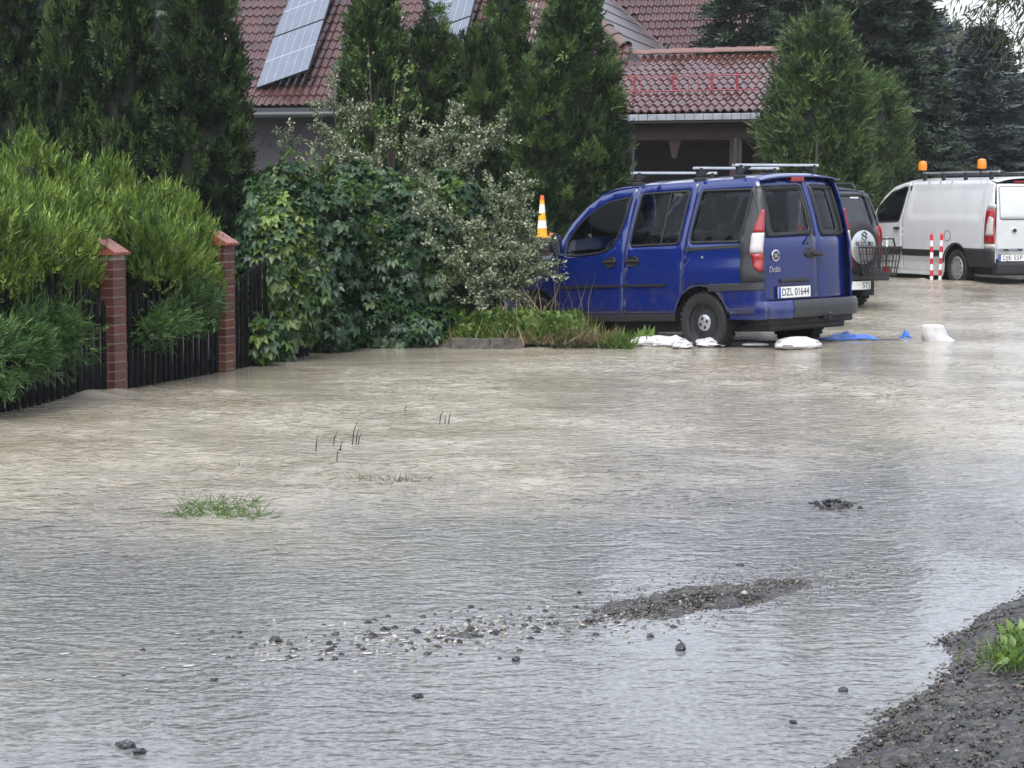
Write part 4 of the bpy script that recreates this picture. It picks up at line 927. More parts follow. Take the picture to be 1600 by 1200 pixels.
def wheel(parent, s, y, z, r, w, side, cap='steel', lugs=False, name='wheel'):
    """axis along local y; side=+1 means outer face at +y"""
    Mx = Matrix.Translation((s, y, z)) @ Matrix.Rotation(-side * math.pi / 2, 4, 'X')      # local Z -> outward
    rim = r * .64; prof = [(rim, -w / 2), (r * .93, -w / 2), (r * .985, -w * .40), (r, -w * .28), (r, w * .28), (r * .985, w * .40), (r * .92, w / 2), (rim * 1.08, w / 2), (rim, w * .44)]
    mb = MB(); mb.lathe(prof, 36, Mx, False)
    t = mb.build(name, M['rubber'], parent, True)
    tb = MB(); nl = 34
    for k in range(nl):
        for q in (-1, 1):
            a = 2 * math.pi * (k + .25 * q) / nl; m2 = Mx @ Matrix.Rotation(a, 4, 'Z') @ Matrix.Translation((r, 0, q * w * .25)); hh = .012 if lugs else .004
            tb.box((-.01, -.020 * (1.0 if lugs else .8), -w * .2), (hh, .020 * (1.0 if lugs else .8), w * .2), m2)
    tb.build('tread', M['rubber'], t)
    d = MB(); d.lathe([(rim, w * .42), (rim * .97, w * .30), (rim * .80, w * .22), (rim * .55, w * .30), (rim * .2, w * .30), (.001, w * .30)], 32, Mx, False); d.build('rim', M['silver'] if cap == 'full' else M['steel'], t, True)
    if cap == 'steel':
        MB().lathe([(r * .27, w * .28), (r * .27, w * .36), (r * .22, w * .40), (.001, w * .41)], 24, Mx).build('hub_cap', M['silver'], t, True)
        for k in range(4):
            a = R(20 + 90 * k); MB().lathe([(r * .055, w * .385), (r * .055, w * .418), (.001, w * .418)], 10, Mx @ Matrix.Translation((r * .155 * math.cos(a), r * .155 * math.sin(a), 0))).build('hub_hole', M['ink'], t)
        for k in range(10):
            a = R(18 + 36 * k); MB().lathe([(r * .045, w * .20), (r * .045, w * .285), (.001, w * .285)], 8, Mx @ Matrix.Translation((rim * .74 * math.cos(a), rim * .74 * math.sin(a), 0))).build('rim_slot', M['ink'], t)
    elif cap == 'full':
        MB().lathe([(rim * .98, w * .40), (rim * .90, w * .47), (rim * .5, w * .50), (rim * .25, w * .46), (.001, w * .46)], 32, Mx, False).build('wheel_trim', M['silver'], t, True)
        for k in range(12):
            a = R(30 * k); MB().lathe([(r * .05, w * .44), (r * .05, w * .495), (.001, w * .495)], 8, Mx @ Matrix.Translation((rim * .78 * math.cos(a), rim * .78 * math.sin(a), 0))).build('trim_slot', M['ink'], t)
    return t
def plate(parent, Mx, body, w=.52, h=.114, blue=True, txtw=None, shift=.02):
    p = MB().box((-w / 2 - .01, -h / 2 - .01, -.006), (w / 2 + .01, h / 2 + .01, 0), Mx).build('plate_holder', M['black'], parent)
    MB().box((-w / 2, -h / 2, 0), (w / 2, h / 2, .004), Mx).build('number_plate', M['platew'], p)
    if blue: MB().box((-w / 2 + .002, -h / 2 + .002, .004), (-w / 2 + .042, h / 2 - .002, .0055), Mx).build('plate_band', M['plateb'], p)
    text(body, .11, M['ink'], p, Mx @ Matrix.Translation((shift, -.002, .0055)), width=txtw or w * .82, ext=.0008)
    return p
REARV = Matrix(((0, 0, -1), (-1, 0, 0), (0, 1, 0))).to_4x4()     # plate frame on a rear face: x to the right (local -y), y up, z backwards
class Map:
    def __init__(s, fn, center): s.fn = fn; s.center = center
    def __call__(s, a, b, off=0.0): return s.fn(a, b, off)

# ------------------------------------------------------------------ blue van
def ss(a, b, x): t = min(1, max(0, (x - a) / (b - a))); return t * t * (3 - 2 * t)
def blue_van():
    r = empty('blue_van', mat=pose(3.18, 21.85, -.01, .742, -.047, -.009))
    tag(r, 'blue passenger van with three roof bars parked behind the sandbags', 'van')
    ctr = (1.6, 0, 1.0)
    def W(s, z):
        w = .845
        if z > 1.06: w -= .175 * ((z - 1.06) / .74) ** 1.35
        if z < .5: w -= .035 * ((.5 - z) / .2) ** 2
        if s < .14: w -= .075 * ((.14 - s) / .19) ** 2
        if s > 2.9: w -= .17 * ((s - 2.9) / 1.25) ** 2
        w += .022 * ss(.925, .885, z) * ss(1.16, 1.02, s) * ss(-.2, .05, s) + .006 * ss(1.02, 1.06, z) * ss(1.14, 1.08, z)
        w -= .010 * math.exp(-((z - .60) / .10) ** 2) * ss(1.0, 1.3, s)
        return w
    mL = Map(lambda s, z, o=0: Vector((s, W(s, z) + o, z)), ctr); mR = Map(lambda s, z, o=0: Vector((s, -(W(s, z) - .055 - .10 * ss(.32, -.05, s)) - o, z)), ctr)
    def Xr(y, z): return -.055 + (.05 if y > 0 else .15) * abs(y / .78) ** (5 if y > 0 else 3.2) + (.16 * ((z - 1.12) / .68) ** 1.5 if z > 1.12 else 0)
    mB = Map(lambda y, z, o=0: Vector((Xr(y, z) - o, y if y > 0 else y * .905, z)), ctr)
    fwin = rnd([(2.845, 1.075), (2.80, 1.24), (2.66, 1.41), (2.46, 1.55), (2.24, 1.645), (1.90, 1.685), (1.95, 1.42), (2.03, 1.24), (2.11, 1.14), (2.27, 1.09), (2.6, 1.068)], [.05, 0.02, .1, .1, .1, .04, .1, .1, .1, .1, .1])
    rwin = rnd([(1.735, 1.71), (1.02, 1.71), (1.10, 1.155), (1.83, 1.15)], .05); qwin = rnd([(.85, 1.70), (.14, 1.685), (.23, 1.15), (.945, 1.16)], .05)
    fdoor = [(3.0, .40), (3.0, 1.09), (2.93, 1.215), (2.76, 1.44), (2.56, 1.61), (2.37, 1.715), (2.1, 1.77), (1.825, 1.785), (1.885, 1.25), (1.93, .95), (1.975, .40)]
    sdoor = [(1.965, .40), (1.92, .95), (1.875, 1.25), (1.815, 1.787), (1.4, 1.80), (.925, 1.80), (.965, 1.45), (1.02, 1.12), (1.05, .85)] + arc(.80, .30, .405, 46, 14, 6) + [(1.21, .40)]
    quarter = [(.915, 1.80), (.955, 1.45), (1.01, 1.12), (1.04, .85)] + arc(.80, .30, .395, 50, 165, 14) + [(.36, .40), (.05, .40), (-.04, .48), (-.05, .75), (-.05, 1.1), (-.02, 1.4), (.03, 1.65), (.10, 1.79), (.5, 1.80)]
    fender = [(3.01, 1.09), (3.01, .52)] + arc(3.37, .30, .385, 146, 10, 14) + [(3.80, .40), (4.02, .45), (4.10, .62), (4.06, .80), (3.72, .955), (3.30, 1.055)]
    for mp, side in ((mL, 1), (mR, -1)):
        fd = panel('front_door', fdoor, [fwin], mp, M['blue'], r); panel('door_glass', fwin, [], mp, M['glass'], fd, -.010, 0); seal('window_seal', fwin, mp, M['black'], fd)
        sd_ = panel('sliding_door', sdoor, [rwin], mp, M['blue'], r); panel('door_glass', rwin, [], mp, M['dglass'], sd_, -.010, 0); seal('window_seal', rwin, mp, M['black'], sd_, .013)
        MB().tube([mp(1.36, 1.17, .0), mp(1.30, 1.70, 0)], .008, 6).build('window_bar', M['black'], sd_)
        qu = panel('rear_quarter', quarter, [qwin], mp, M['blue'], r); panel('quarter_glass', qwin, [], mp, M['dglass'], qu, -.010, 0); seal('window_seal', qwin, mp, M['black'], qu, .014)
        fe = panel('front_wing', fender, [], mp, M['blue'], r)
        for gp in ([(1.82, 1.786), (1.88, 1.25), (1.925, .95), (1.97, .40)], [(.92, 1.80), (.96, 1.45), (1.015, 1.12), (1.045, .85), (1.07, .62)], [(3.005, .52), (3.005, 1.08)]):
            MB().tube([mp(a_, b2, -.012) for a_, b2 in gp], .0105, 5).build('dark_gap_strip', M['ink'], r)  # black strip added behind each gap, painting the shade in it
        MB().lathe([(.024, 0), (.024, .006), (.001, .012)], 12, Matrix.Translation(mp(3.16, .81, 0)) @ Matrix.Rotation(-side * math.pi / 2, 4, 'X')).build('side_indicator', M['clear'], fe)
        strip('sliding_rail', [(1.0, 1.085), (.22, 1.105)], .038, mp, M['black'], qu, .003)
        strip('door_moulding', [(2.99, .715), (1.985, .715)], .032, mp, M['black'], fd, .012); strip('door_moulding', [(1.955, .715), (1.30, .715)], .032, mp, M['black'], sd_, .012)
        strip('rear_moulding', [(.66, .675), (-.04, .68)], .085, mp, M['trim'], qu, .012)
        strip('sill', [(3.02, .365), (1.19, .365)], .075, mp, M['trim'], r, .004)
        # dark corner panel, three-colour lamp
        panel('corner_trim', [(.155, 1.69), (.06, 1.72), (.02, 1.62), (-.02, 1.40), (-.042, 1.1), (-.048, .73), (.22, .73), (.225, 1.12)], [], mp, M['trim'], qu, .010, .012)
        lamp = [(-.01, 1.47), (.045, 1.31), (.075, 1.19), (.08, 1.02), (.04, .88), (-.02, .83), (-.046, .84), (-.046, 1.01), (-.04, 1.24)]
        lp = None
        for nm_, lo, hi, mt in (('brake_lens', 1.235, 1.48, 'red'), ('reverse_lens', 1.02, 1.23, 'clear'), ('tail_lens', .82, 1.015, 'red')):
            q = dens(lamp, .02); q = [(a, min(hi, max(lo, b_))) for a, b_ in q]
            qq = []
            for pt in q:
                if not qq or (abs(pt[0] - qq[-1][0]) + abs(pt[1] - qq[-1][1])) > .004: qq.append(pt)
            zs = np.array([p_[1] for p_ in q]); inner = [p_ for p_ in qq if lo + .001 < p_[1] < hi - .001]
            # clean clipped outline
            left = sorted([p_ for p_ in inner if p_[0] > .0 or p_[1] > 1.40], key=lambda c: c[1]); 
            def wl(z):
                zz = [1.47, 1.31, 1.19, 1.02, .88, .83]; sx_ = [-.005, .045, .075, .08, .04, -.01]; return float(np.interp(z, zz[::-1], sx_[::-1]))
            zs = np.linspace(max(lo, .832), min(hi, 1.468), 8); poly = [(wl(z), z) for z in zs] + [(-.047 + .02 * ss(1.2, 1.5, z), z) for z in zs[::-1]]
            panel(nm_, poly, [], mp, M[mt], qu, .026, .02, .03)
        hd_ = 1 if side == 1 else -1
        for s_, dr in ((2.13, fd), (1.78, sd_)):
            Mx = Matrix.Translation(mp(s_, .98, 0)) @ Matrix.Rotation(-side * math.pi / 2, 4, 'X')
            MB().lathe([(.085, 0), (.08, .012), (.05, .004), (.001, .004)], 20, Mx @ Matrix.Diagonal((1.15, .72, 1, 1))).build('door_handle', M['black'], dr, True)
            MB().tube([mp(s_ - .10, .985, .01), mp(s_, .99, .035), mp(s_ + .10, .985, .01)], .014, 6).build('handle_grip', M['black'], dr, True)
        MB().lathe([(.014, 0), (.014, .006), (.001, .006)], 10, Matrix.Translation(mp(.76, 1.0, 0)) @ Matrix.Rotation(-side * math.pi / 2, 4, 'X')).build('lock', M['silver'], qu)
        # mirror: housing, glass facing back, arm
        mc = mp(2.93, 1.20, .10)
        mm = MB().lathe([(.001, -.05), (.5, -.045), (.85, -.02), (1, .02), (.98, .05)], 18, Matrix.Translation(mc) @ Matrix.Rotation(-math.pi / 2, 4, 'Y') @ Matrix.Diagonal((.135, .085, 1, 1))).build('mirror', M['black'], r, True)
        MB().lathe([(.001, .052), (.94, .052), (.94, .046)], 18, Matrix.Translation(mc) @ Matrix.Rotation(-math.pi / 2, 4, 'Y') @ Matrix.Diagonal((.125, .075, 1, 1))).build('mirror_glass', M['mirror'], mm)
        MB().tube([mp(2.88, 1.08, -.02), tuple(mc - Vector((0, 0, .10)))], .02, 6).build('mirror_arm', M['blue'], mm)
    # rear doors
    lw = rnd([(.70, 1.685), (.05, 1.70), (.015, 1.215), (.705, 1.20)], .035); rw = rnd([(-.115, 1.705), (-.565, 1.69), (-.655, 1.20), (-.155, 1.20)], .035)
    ld = panel('rear_door', rnd([(.775, .49), (-.052, .49), (-.042, 1.18), (.002, 1.74), (.002, 1.785), (.62, 1.775), (.735, 1.67), (.775, 1.2)], [.03, .01, .01, .01, .01, .08, .05, .05]), [lw], mB, M['blue'], r)
    rd = panel('rear_door', rnd([(-.062, .49), (-.775, .49), (-.775, 1.2), (-.735, 1.67), (-.62, 1.775), (-.008, 1.785), (-.008, 1.74), (-.052, 1.18)], [.01, .03, .05, .05, .08, .01, .01, .01]), [rw], mB, M['blue'], r)
    for w_, d_ in ((lw, ld), (rw, rd)): panel('rear_glass', w_, [], mB, M['dglass'], d_, -.008, 0); seal('window_seal', w_, mB, M['black'], d_, .016)
    # black glass border
    panel('glass_border', rnd([(.765, 1.70), (.70, 1.715), (.03, 1.72), (-.012, 1.195), (.77, 1.18)], .03), [rnd([(.62, 1.66), (.09, 1.675), (.06, 1.24), (.64, 1.225)], .05)], mB, M['black'], ld, .004, .006)
    panel('glass_border', rnd([(-.095, 1.725), (-.60, 1.71), (-.70, 1.18), (-.135, 1.18)], .03), [rnd([(-.155, 1.68), (-.41, 1.67), (-.47, 1.235), (-.19, 1.235)], .04)], mB, M['black'], rd, .004, .006)
    for s_ in (.02,):
        bx('stop_lamp', (.055, -.02, 1.755), (.15, .19, 1.812), M['red'], r, .012)
    hm = Matrix.Translation(mB(.06, 1.0, .0)) @ REARV
    MB().lathe([(.10, 0), (.095, .018), (.04, .03), (.001, .03)], 20, hm @ Matrix.Diagonal((1, .55, 1, 1))).build('door_handle', M['black'], ld, True); MB().tube([mB(.06, .995, .03), mB(-.10, .985, .04)], .02, 8).build('handle_grip', M['black'], ld, True)
    MB().tube([mB(.03, 1.245, .02), mB(.10, 1.15, .03), mB(.14, 1.10, .03)], [.008, .012, .016], 6).build('wiper', M['black'], ld)
    bd = Matrix.Translation(mB(.61, .99, .0)) @ REARV
    bg_ = MB().lathe([(.062, 0), (.062, .010), (.050, .014), (.048, .008), (.001, .010)], 28, bd).build('round_badge', M['chrome'], ld, True)
    MB().lathe([(.044, .009), (.044, .0115), (.001, .0115)], 24, bd).build('badge_centre', M['steel'], ld)
    for k in range(4): MB().box((-.026 + k * .014, -.022, .0116), (-.018 + k * .014, .022, .015), bd).build('badge_bar', M['chrome'], ld)
    text('Dobl\u00f2', .085, M['chrome'], ld, Matrix.Translation(mB(.615, .845, .004)) @ REARV, shear=.25, width=.20, ext=.003)
    bx('number_plate_lamp', (-.075, .10, .705), (-.048, .56, .745), M['black'], ld, .01)
    plate(ld, Matrix.Translation((-.068, .355, .605)) @ REARV, 'DZL 01644', txtw=.435)
    # roof
    def ztop(s): return 1.80 - .02 * ss(1.8, 2.45, s) - .065 * ss(2.15, 2.45, s) - .02 * ss(.3, .05, s)
    def roof(s, v):
        z = ztop(s); w = W(s, z) - (.05 if v < 0 else 0) * abs(v); y = w * v
        return Vector((s, y, z + .062 * (1 - abs(v) ** 2.6) * (1 if s > .15 else .55 + .45 * ss(.05, .15, s))))
    rf = MB().grid(roof, np.r_[np.linspace(.055, .2, 5), np.linspace(.3, 2.42, 20)], np.linspace(-1, 1, 25)).build('roof', M['blue'], r, True); sm = rf.modifiers.new('thickness', 'SOLIDIFY'); sm.thickness = .015; sm.offset = -1
    for s_ in (.92, 1.83): MB().tube([roof(s_, v) + Vector((0, 0, .002)) for v in np.linspace(-.98, .98, 16)], .005, 4).build('roof_seam', M['ink'], rf)
    # roof bars
    for s_, yl, yr in ((1.90, .60, -.60), (.98, .60, -.60), (.42, .60, -.60)):
        b_ = MB().box((s_ - .028, yr - .08, 1.935), (s_ + .028, yl + .08, 1.962)).build('roof_bar', M['alu'], r, bevel=.006)
        for y_ in (yl, yr):
            V = MB().box((s_ - .05, y_ - .05, 1.80), (s_ + .05, y_ + .05, 1.85)).box((s_ - .032, y_ - .03, 1.85), (s_ + .032, y_ + .03, 1.955)); V.build('bar_foot', M['black'], b_, bevel=.012)
            MB().tube([(s_, y_, 1.87), (s_, y_ - .17 * (1 if y_ > 0 else -1), 1.94)], .022, 6).build('bar_strut', M['black'], b_)
    for s_, y_ in ((1.90, .67), (.42, .67), (.42, -.67)):
        MB().tube([(s_, y_, 1.95), (s_ - .01, y_ - .015, 2.23)], [.016, .012], 8).build('load_stop', M['black'], r, True)
    # windscreen, bonnet, front end
    def screen(u, v):
        s = 2.42 + u * .66; z = 1.775 - u * .70 + .03 * math.sin(math.pi * u); w = .63 + u * .13; return Vector((s + .10 * (1 - v * v) * (1), w * v, z + .03 * (1 - v * v)))
    MB().grid(screen, np.linspace(0, 1, 8), np.linspace(-1, 1, 12)).build('windscreen', M['glass'], r, True)
    def bon(u, v):
        s = 3.02 + u * 1.05; ze = 1.09 - .30 * u ** 1.7; w = W(s, min(1.05, ze)) - .005
        return Vector((s + .06 * (1 - v * v) * u, w * v, ze + .05 * (1 - abs(v) ** 3) * (1 - .5 * u)))
    MB().grid(bon, np.linspace(0, 1, 12), np.linspace(-1, 1, 16)).build('bonnet', M['blue'], r, True)
    def nose(u, v):
        z = .80 - u * .48; return Vector((4.08 + .10 * math.sin(math.pi * min(1, u * .9 + .1)) - .20 * abs(v) ** 4, (.66 + .05 * math.sin(math.pi * u)) * v, z))
    MB().grid(nose, np.linspace(0, 1, 8), np.linspace(-1, 1, 14)).build('front_bumper', M['blue'], r, True)
    for sgn in (1, -1): MB().lathe([(.001, .05), (.8, .04), (1, 0), (1, -.04)], 16, Matrix.Translation((4.0, sgn * .58, .76)) @ Matrix.Rotation(math.pi / 2, 4, 'Y') @ Matrix.Diagonal((.10, .14, 1, 1))).build('headlight', M['clear'], r, True)
    # rear bumper
    def bump(u, v, o=0):
        a = abs(v); y = .84 * math.sin(math.pi / 2 * min(1, a * 1.28)) * (1 if v > 0 else -1) if a < .78 else .84 * (1 if v > 0 else -1)
        s = -.155 + .085 * ss(.35, .78, a) + max(0, a - .78) * 2.2; z = [.33, .34, .44, .50, .52, .52][u]; ins = [.05, .0, -.012, .0, .02, .09][u]
        if v < 0: y *= .90; s += .07 * ss(.15, .78, a)
        return Vector((s + ins - o, y - (ins * .5 + 0) * (1 if v > 0 else -1) * (1 if a > .7 else 0) + o * (1 if v > 0 else -1) * (a > .7), z))
    bp_ = MB().grid(lambda u, v: bump(int(u), v), range(6), np.linspace(-1, 1, 49)).build('rear_bumper', M['blue'], r, True)
    MB().grid(lambda u, v: bump(int(u), v, .006), range(0, 5), np.linspace(-.66, .30, 30)).build('bumper_insert', M['trim'], bp_, True)
    MB().tube([(-.06, -.03, .34), (-.17, -.03, .30), (-.22, -.03, .33)], .025, 8).build('tow_bar', M['steel'], r, True); MB().lathe([(.001, -.03), (.03, 0), (.001, .03)], 12, Matrix.Translation((-.22, -.03, .36))).build('tow_ball', M['steel'], r, True)
    # underside, arches, cabin
    bx('underbody', (.05, -.62, .20), (3.95, .62, .34), M['black'], r, .02); bx('cabin_floor', (.02, -.76, .38), (3.0, .76, .42), M['cabin'], r, .0)
    bx('rear_beam', (.0, -.70, .26), (.20, .70, .44), M['black'], r, .02)
    for s_ in (.80, 3.37):
        for sg_ in (1, -1):
            mb = MB(); V = []; n = 14
            for k in range(n + 1):
                a = R(-5 + 190 * k / n)
                for y_ in (.80, .52): V.append((s_ + .40 * math.cos(a), sg_ * y_, .30 + .40 * math.sin(a)))
            Fs = [(2 * k, 2 * k + 1, 2 * k + 3, 2 * k + 2) for k in range(n)] + [tuple(2 * k + 1 for k in range(n + 1))]
            mb.add(V, Fs).build('wheel_arch', M['black'], r)
    bx('dashboard', (2.62, -.70, .85), (2.95, .70, 1.08), M['cabin'], r, .05)
    MB().tube([(2.50 + .0 * k, .36 + .18 * math.cos(a), 1.06 + .17 * math.sin(a)) for k, a in enumerate(np.linspace(0, 2 * math.pi, 24, endpoint=False))], .015, 6, close=True).build('steering_wheel', M['black'], r, True)
    MB().tube([(2.50, .36, 1.06), (2.75, .36, .98)], .03, 8).box((2.49, .20, 1.045), (2.515, .52, 1.075)).build('steering_column', M['black'], r)
    for y_ in (.36, -.36): bx('front_seat', (1.85, y_ - .24, .55), (2.35, y_ + .24, .72), M['seat'], r, .05); bx('seat_back', (1.70, y_ - .23, .65), (1.86, y_ + .23, 1.28), M['seat'], r, .06); bx('headrest', (1.70, y_ - .12, 1.30), (1.80, y_ + .12, 1.48), M['seat'], r, .04)
    bx('rear_bench', (.90, -.62, .50), (1.40, .62, .70), M['seat'], r, .05); bx('bench_back', (.76, -.62, .65), (.90, .62, 1.18), M['seat'], r, .05)
    for y_ in (.40, -.40): bx('headrest', (.76, y_ - .12, 1.20), (.86, y_ + .12, 1.36), M['seat'], r, .04)
    for s_, sd2 in ((.80, 1), (.80, -1), (3.37, 1), (3.37, -1)): wheel(r, s_, sd2 * .735, .305, .325, .19, sd2)
    bx('inner_mirror', (2.50, -.12, 1.58), (2.53, .12, 1.65), M['black'], r, .01)
blue_van()

# ------------------------------------------------------------------ grey off-road car with spare wheel
def offroad():
    r = empty('offroad_car', mat=pose(4.62, 28.9, .02, .61)); tag(r, 'grey off-road car with spare wheel on its tailgate between the two vans', 'car')
    ctr = (1.6, 0, 1.0)
    def W(s, z):
        w = .80
        if z > 1.02: w -= .19 * ((z - 1.02) / .66) ** 1.2
        if z < .6: w -= .03
        if s < .15: w -= .05 * ((.15 - s) / .15) ** 2
        return w
    mL = Map(lambda s, z, o=0: Vector((s, W(s, z) + o, z)), ctr); mR = Map(lambda s, z, o=0: Vector((s, -W(s, z) - o, z)), ctr)
    def Xr(y, z): return .0 + .05 * abs(y / .78) ** 4 + (.20 * ((z - 1.05) / .63) if z > 1.05 else 0)
    mB = Map(lambda y, z, o=0: Vector((Xr(y, z) - o, y, z)), ctr)
    w1 = rnd([(.45, 1.58), (1.35, 1.58), (1.45, 1.10), (.32, 1.10)], .06); w2 = rnd([(1.45, 1.58), (2.15, 1.56), (2.55, 1.10), (1.52, 1.10)], .06)
    side = [(.02, .48), (.25, .48)] + arc(.62, .36, .42, 163, 17, 12) + [(1.1, .42), (2.45, .42)] + arc(2.85, .36, .42, 163, 17, 12) + [(3.5, .48), (3.55, .8), (3.4, .95), (2.65, 1.06), (2.2, 1.62), (2.0, 1.66), (.30, 1.67), (.18, 1.60), (.04, 1.1)]
    for mp in (mL, mR):
        b_ = panel('side_panel', side, [w1, w2], mp, M['grey'], r)
        for w_ in (w1, w2): panel('side_glass', w_, [], mp, M['dglass'], b_, -.01, 0); seal('window_seal', w_, mp, M['black'], b_)
        sgn = 1 if mp is mL else -1
        lam = panel('tail_lamp', [(.02, .70), (.16, .70), (.12, 1.17), (.03, 1.17)], [], mp, M['red'], r, .012, .02)
        panel('lamp_band', [(.02, .88), (.15, .88), (.145, .93), (.02, .93)], [], mp, M['clear'], lam, .018, .01)
    rw = rnd([(.60, 1.60), (-.56, 1.60), (-.64, 1.16), (.68, 1.16)], .07)
    t = panel('tailgate', rnd([(.74, .52), (-.74, .52), (-.745, 1.1), (-.60, 1.66), (.60, 1.66), (.745, 1.1)], .05), [rw], mB, M['grey'], r); panel('rear_glass', rw, [], mB, M['hglass'], t, -.008, 0); seal('window_seal', rw, mB, M['black'], t, .02)
    for k in range(9): MB().tube([mB(-.55, 1.2 + k * .04, -.004), mB(.6, 1.2 + k * .04, -.004)], .0025, 4).build('heater_wire', M['trim'], t)
    panel('tail_lamp', [(-.72, .70), (-.765, .70), (-.76, 1.17), (-.69, 1.17)], [], mB, M['red'], r, .010, .02, .03); panel('tail_lamp', [(.72, .70), (.765, .70), (.76, 1.17), (.69, 1.17)], [], mB, M['red'], r, .010, .02, .03)
    bx('sticker', (.155, -.42, 1.555), (.16, -.26, 1.575), M['platew'], t, 0)
    rf = MB().grid(lambda s, v: Vector((s, W(s, 1.665) * v, 1.665 + .05 * (1 - abs(v) ** 3) - .04 * ss(.35, .2, s))), np.linspace(.19, 2.2, 14), np.linspace(-1, 1, 15)).build('roof', M['grey'], r, True)
    for sg_ in (1, -1): MB().tube([(.35, sg_ * .56, 1.68), (.42, sg_ * .56, 1.76), (1.9, sg_ * .56, 1.76), (2.0, sg_ * .56, 1.68)], .022, 8).build('roof_rail', M['black'], rf, True)
    MB().grid(lambda u, v: Vector((2.62 + u * .9, (.74 - .06 * u) * v, 1.06 - .12 * u + .04 * (1 - v * v))), np.linspace(0, 1, 6), np.linspace(-1, 1, 9)).build('bonnet', M['grey'], r, True)
    MB().grid(lambda u, v: Vector((2.2 + u * .42, (.60 + .12 * u) * v, 1.65 - u * .58)), np.linspace(0, 1, 4), np.linspace(-1, 1, 7)).build('windscreen', M['glass'], r, True)
    bx('front_end', (3.3, -.68, .45), (3.55, .68, .93), M['grey'], r, .06); bx('rear_bumper', (-.14, -.78, .40), (.12, .78, .56), M['trim'], r, .03); bx('underbody', (.1, -.6, .34), (3.3, .6, .50), M['black'], r, .02); bx('cabin_floor', (.05, -.7, .5), (2.6, .7, .54), M['cabin'], r, 0)
    bx('rear_seat', (.85, -.55, .55), (1.0, .55, 1.15), M['seat'], r, .05)
    for y_ in (.34, -.34): bx('front_seat', (1.6, y_ - .22, .6), (1.75, y_ + .22, 1.25), M['seat'], r, .05)
    # spare wheel with round silver cover
    Mx = Matrix.Translation((-.02, -.14, .88)) @ Matrix.Rotation(-math.pi / 2, 4, 'Y')
    sp = MB().lathe([(.20, .0), (.33, .0), (.355, .04), (.36, .09), (.35, .17), (.31, .205), (.25, .21), (.001, .21)], 40, Mx).build('spare_wheel', M['rubber'], r, True)
    MB().lathe([(.235, .205), (.235, .225), (.215, .235), (.10, .243), (.001, .245)], 40, Mx).build('wheel_cover', M['silver'], sp, True)
    cv = Matrix.Translation((-.266, -.14, .88)) @ REARV
    text('SUZUKI', .085, M['ink'], sp, cv @ Matrix.Translation((.0, .045, .002)), width=.33)
    s_ = .062; e = [(0, s_), (s_ * .85, s_ * .35), (s_ * .30, -.002), (s_ * .85, -s_ * .36), (0, -s_), (-s_ * .85, -s_ * .36), (-s_ * .28, .002), (-s_ * .85, s_ * .36)]
    MB().tube([cv @ Vector((x, y + .155, -.004)) for x, y in e], .008, 5, close=True).build('emblem', M['steel'], sp)
    MB().tube([cv @ Vector((-.035, .175, -.002)), cv @ Vector((.035, .135, -.002))], .007, 5).build('emblem', M['steel'], sp)
    bx('cover_mark', (-.272, -.30, .815), (-.262, .00, .822), M['rred'], sp, 0)
    plate(r, Matrix.Translation((-.15, -.20, .345)) @ REARV, 'STJ', w=.36, txtw=.13, blue=False, shift=.095)
    for s_2, sd2 in ((.62, 1), (.62, -1), (2.85, 1), (2.85, -1)): wheel(r, s_2, sd2 * .70, .36, .37, .24, sd2, 'full', True)
    bx('mud_flap', (.20, -.80, .18), (.22, -.58, .42), M['rubber'], r, .0); bx('mud_flap', (.20, .58, .18), (.22, .80, .42), M['rubber'], r, .0)
    # wire basket hung behind the right corner
    b = empty('wire_basket', mat=pose(4.62, 28.9, .02, .61)); tag(b, 'black wire carrier basket behind the off-road car, right of its spare wheel', 'basket')
    y0, y1, x0, x1, z0, z1 = .0, -.52, -.60, -.30, .50, .88
    def ring(z, g=0): return [(x0 + g, y0 - g, z), (x1 - g, y0 - g, z), (x1 - g, y1 + g, z), (x0 + g, y1 + g, z)]
    MB().tube(ring(z1), .014, 6, close=True).build('rim', M['black'], b); MB().tube(ring(z0, .05), .012, 6, close=True).build('base_ring', M['black'], b)
    for k in range(3): MB().tube(ring(z0 + (z1 - z0) * (k + 1) / 4, .05 * (1 - (k + 1) / 4)), .005, 5, close=True).build('wire', M['black'], b)
    for k in range(9):
        y = y0 + (y1 - y0) * k / 8; yb = y0 - .05 + (y1 - y0 + .1) * k / 8
        MB().tube([(x0, y, z1), (x0 + .05, yb, z0), (x1 - .05, yb, z0), (x1, y, z1)], .006 if k % 2 else .011, 5).build('wire', M['black'], b)
    for k in range(1, 4):
        x = x0 + (x1 - x0) * k / 4
        MB().tube([(x, y0, z1), (x, y0 - .05, z0), (x, y1 + .05, z0), (x, y1, z1)], .005, 5).build('wire', M['black'], b)
    MB().tube([(x0, -.10, z1), (x0 - .02, -.12, z1 + .12), (x0 + .10, -.46, z1 + .12), (x0 + .10, -.50, z1)], .013, 6).build('handle', M['black'], b)
    MB().tube([(x1, y0 - .2, z0 + .02), (-.05, y0 - .2, .48)], .02, 6).tube([(x1, y1 + .2, z0 + .02), (-.05, y1 + .2, .48)], .02, 6).build('bracket', M['steel'], b)
    bx('red_reflector', (-.50, -.42, .53), (-.46, -.30, .62), M['red'], b, .01); bx('marker_peg', (-.46, -.40, .88), (-.44, -.38, 1.02), M['platew'], b, 0)
offroad()

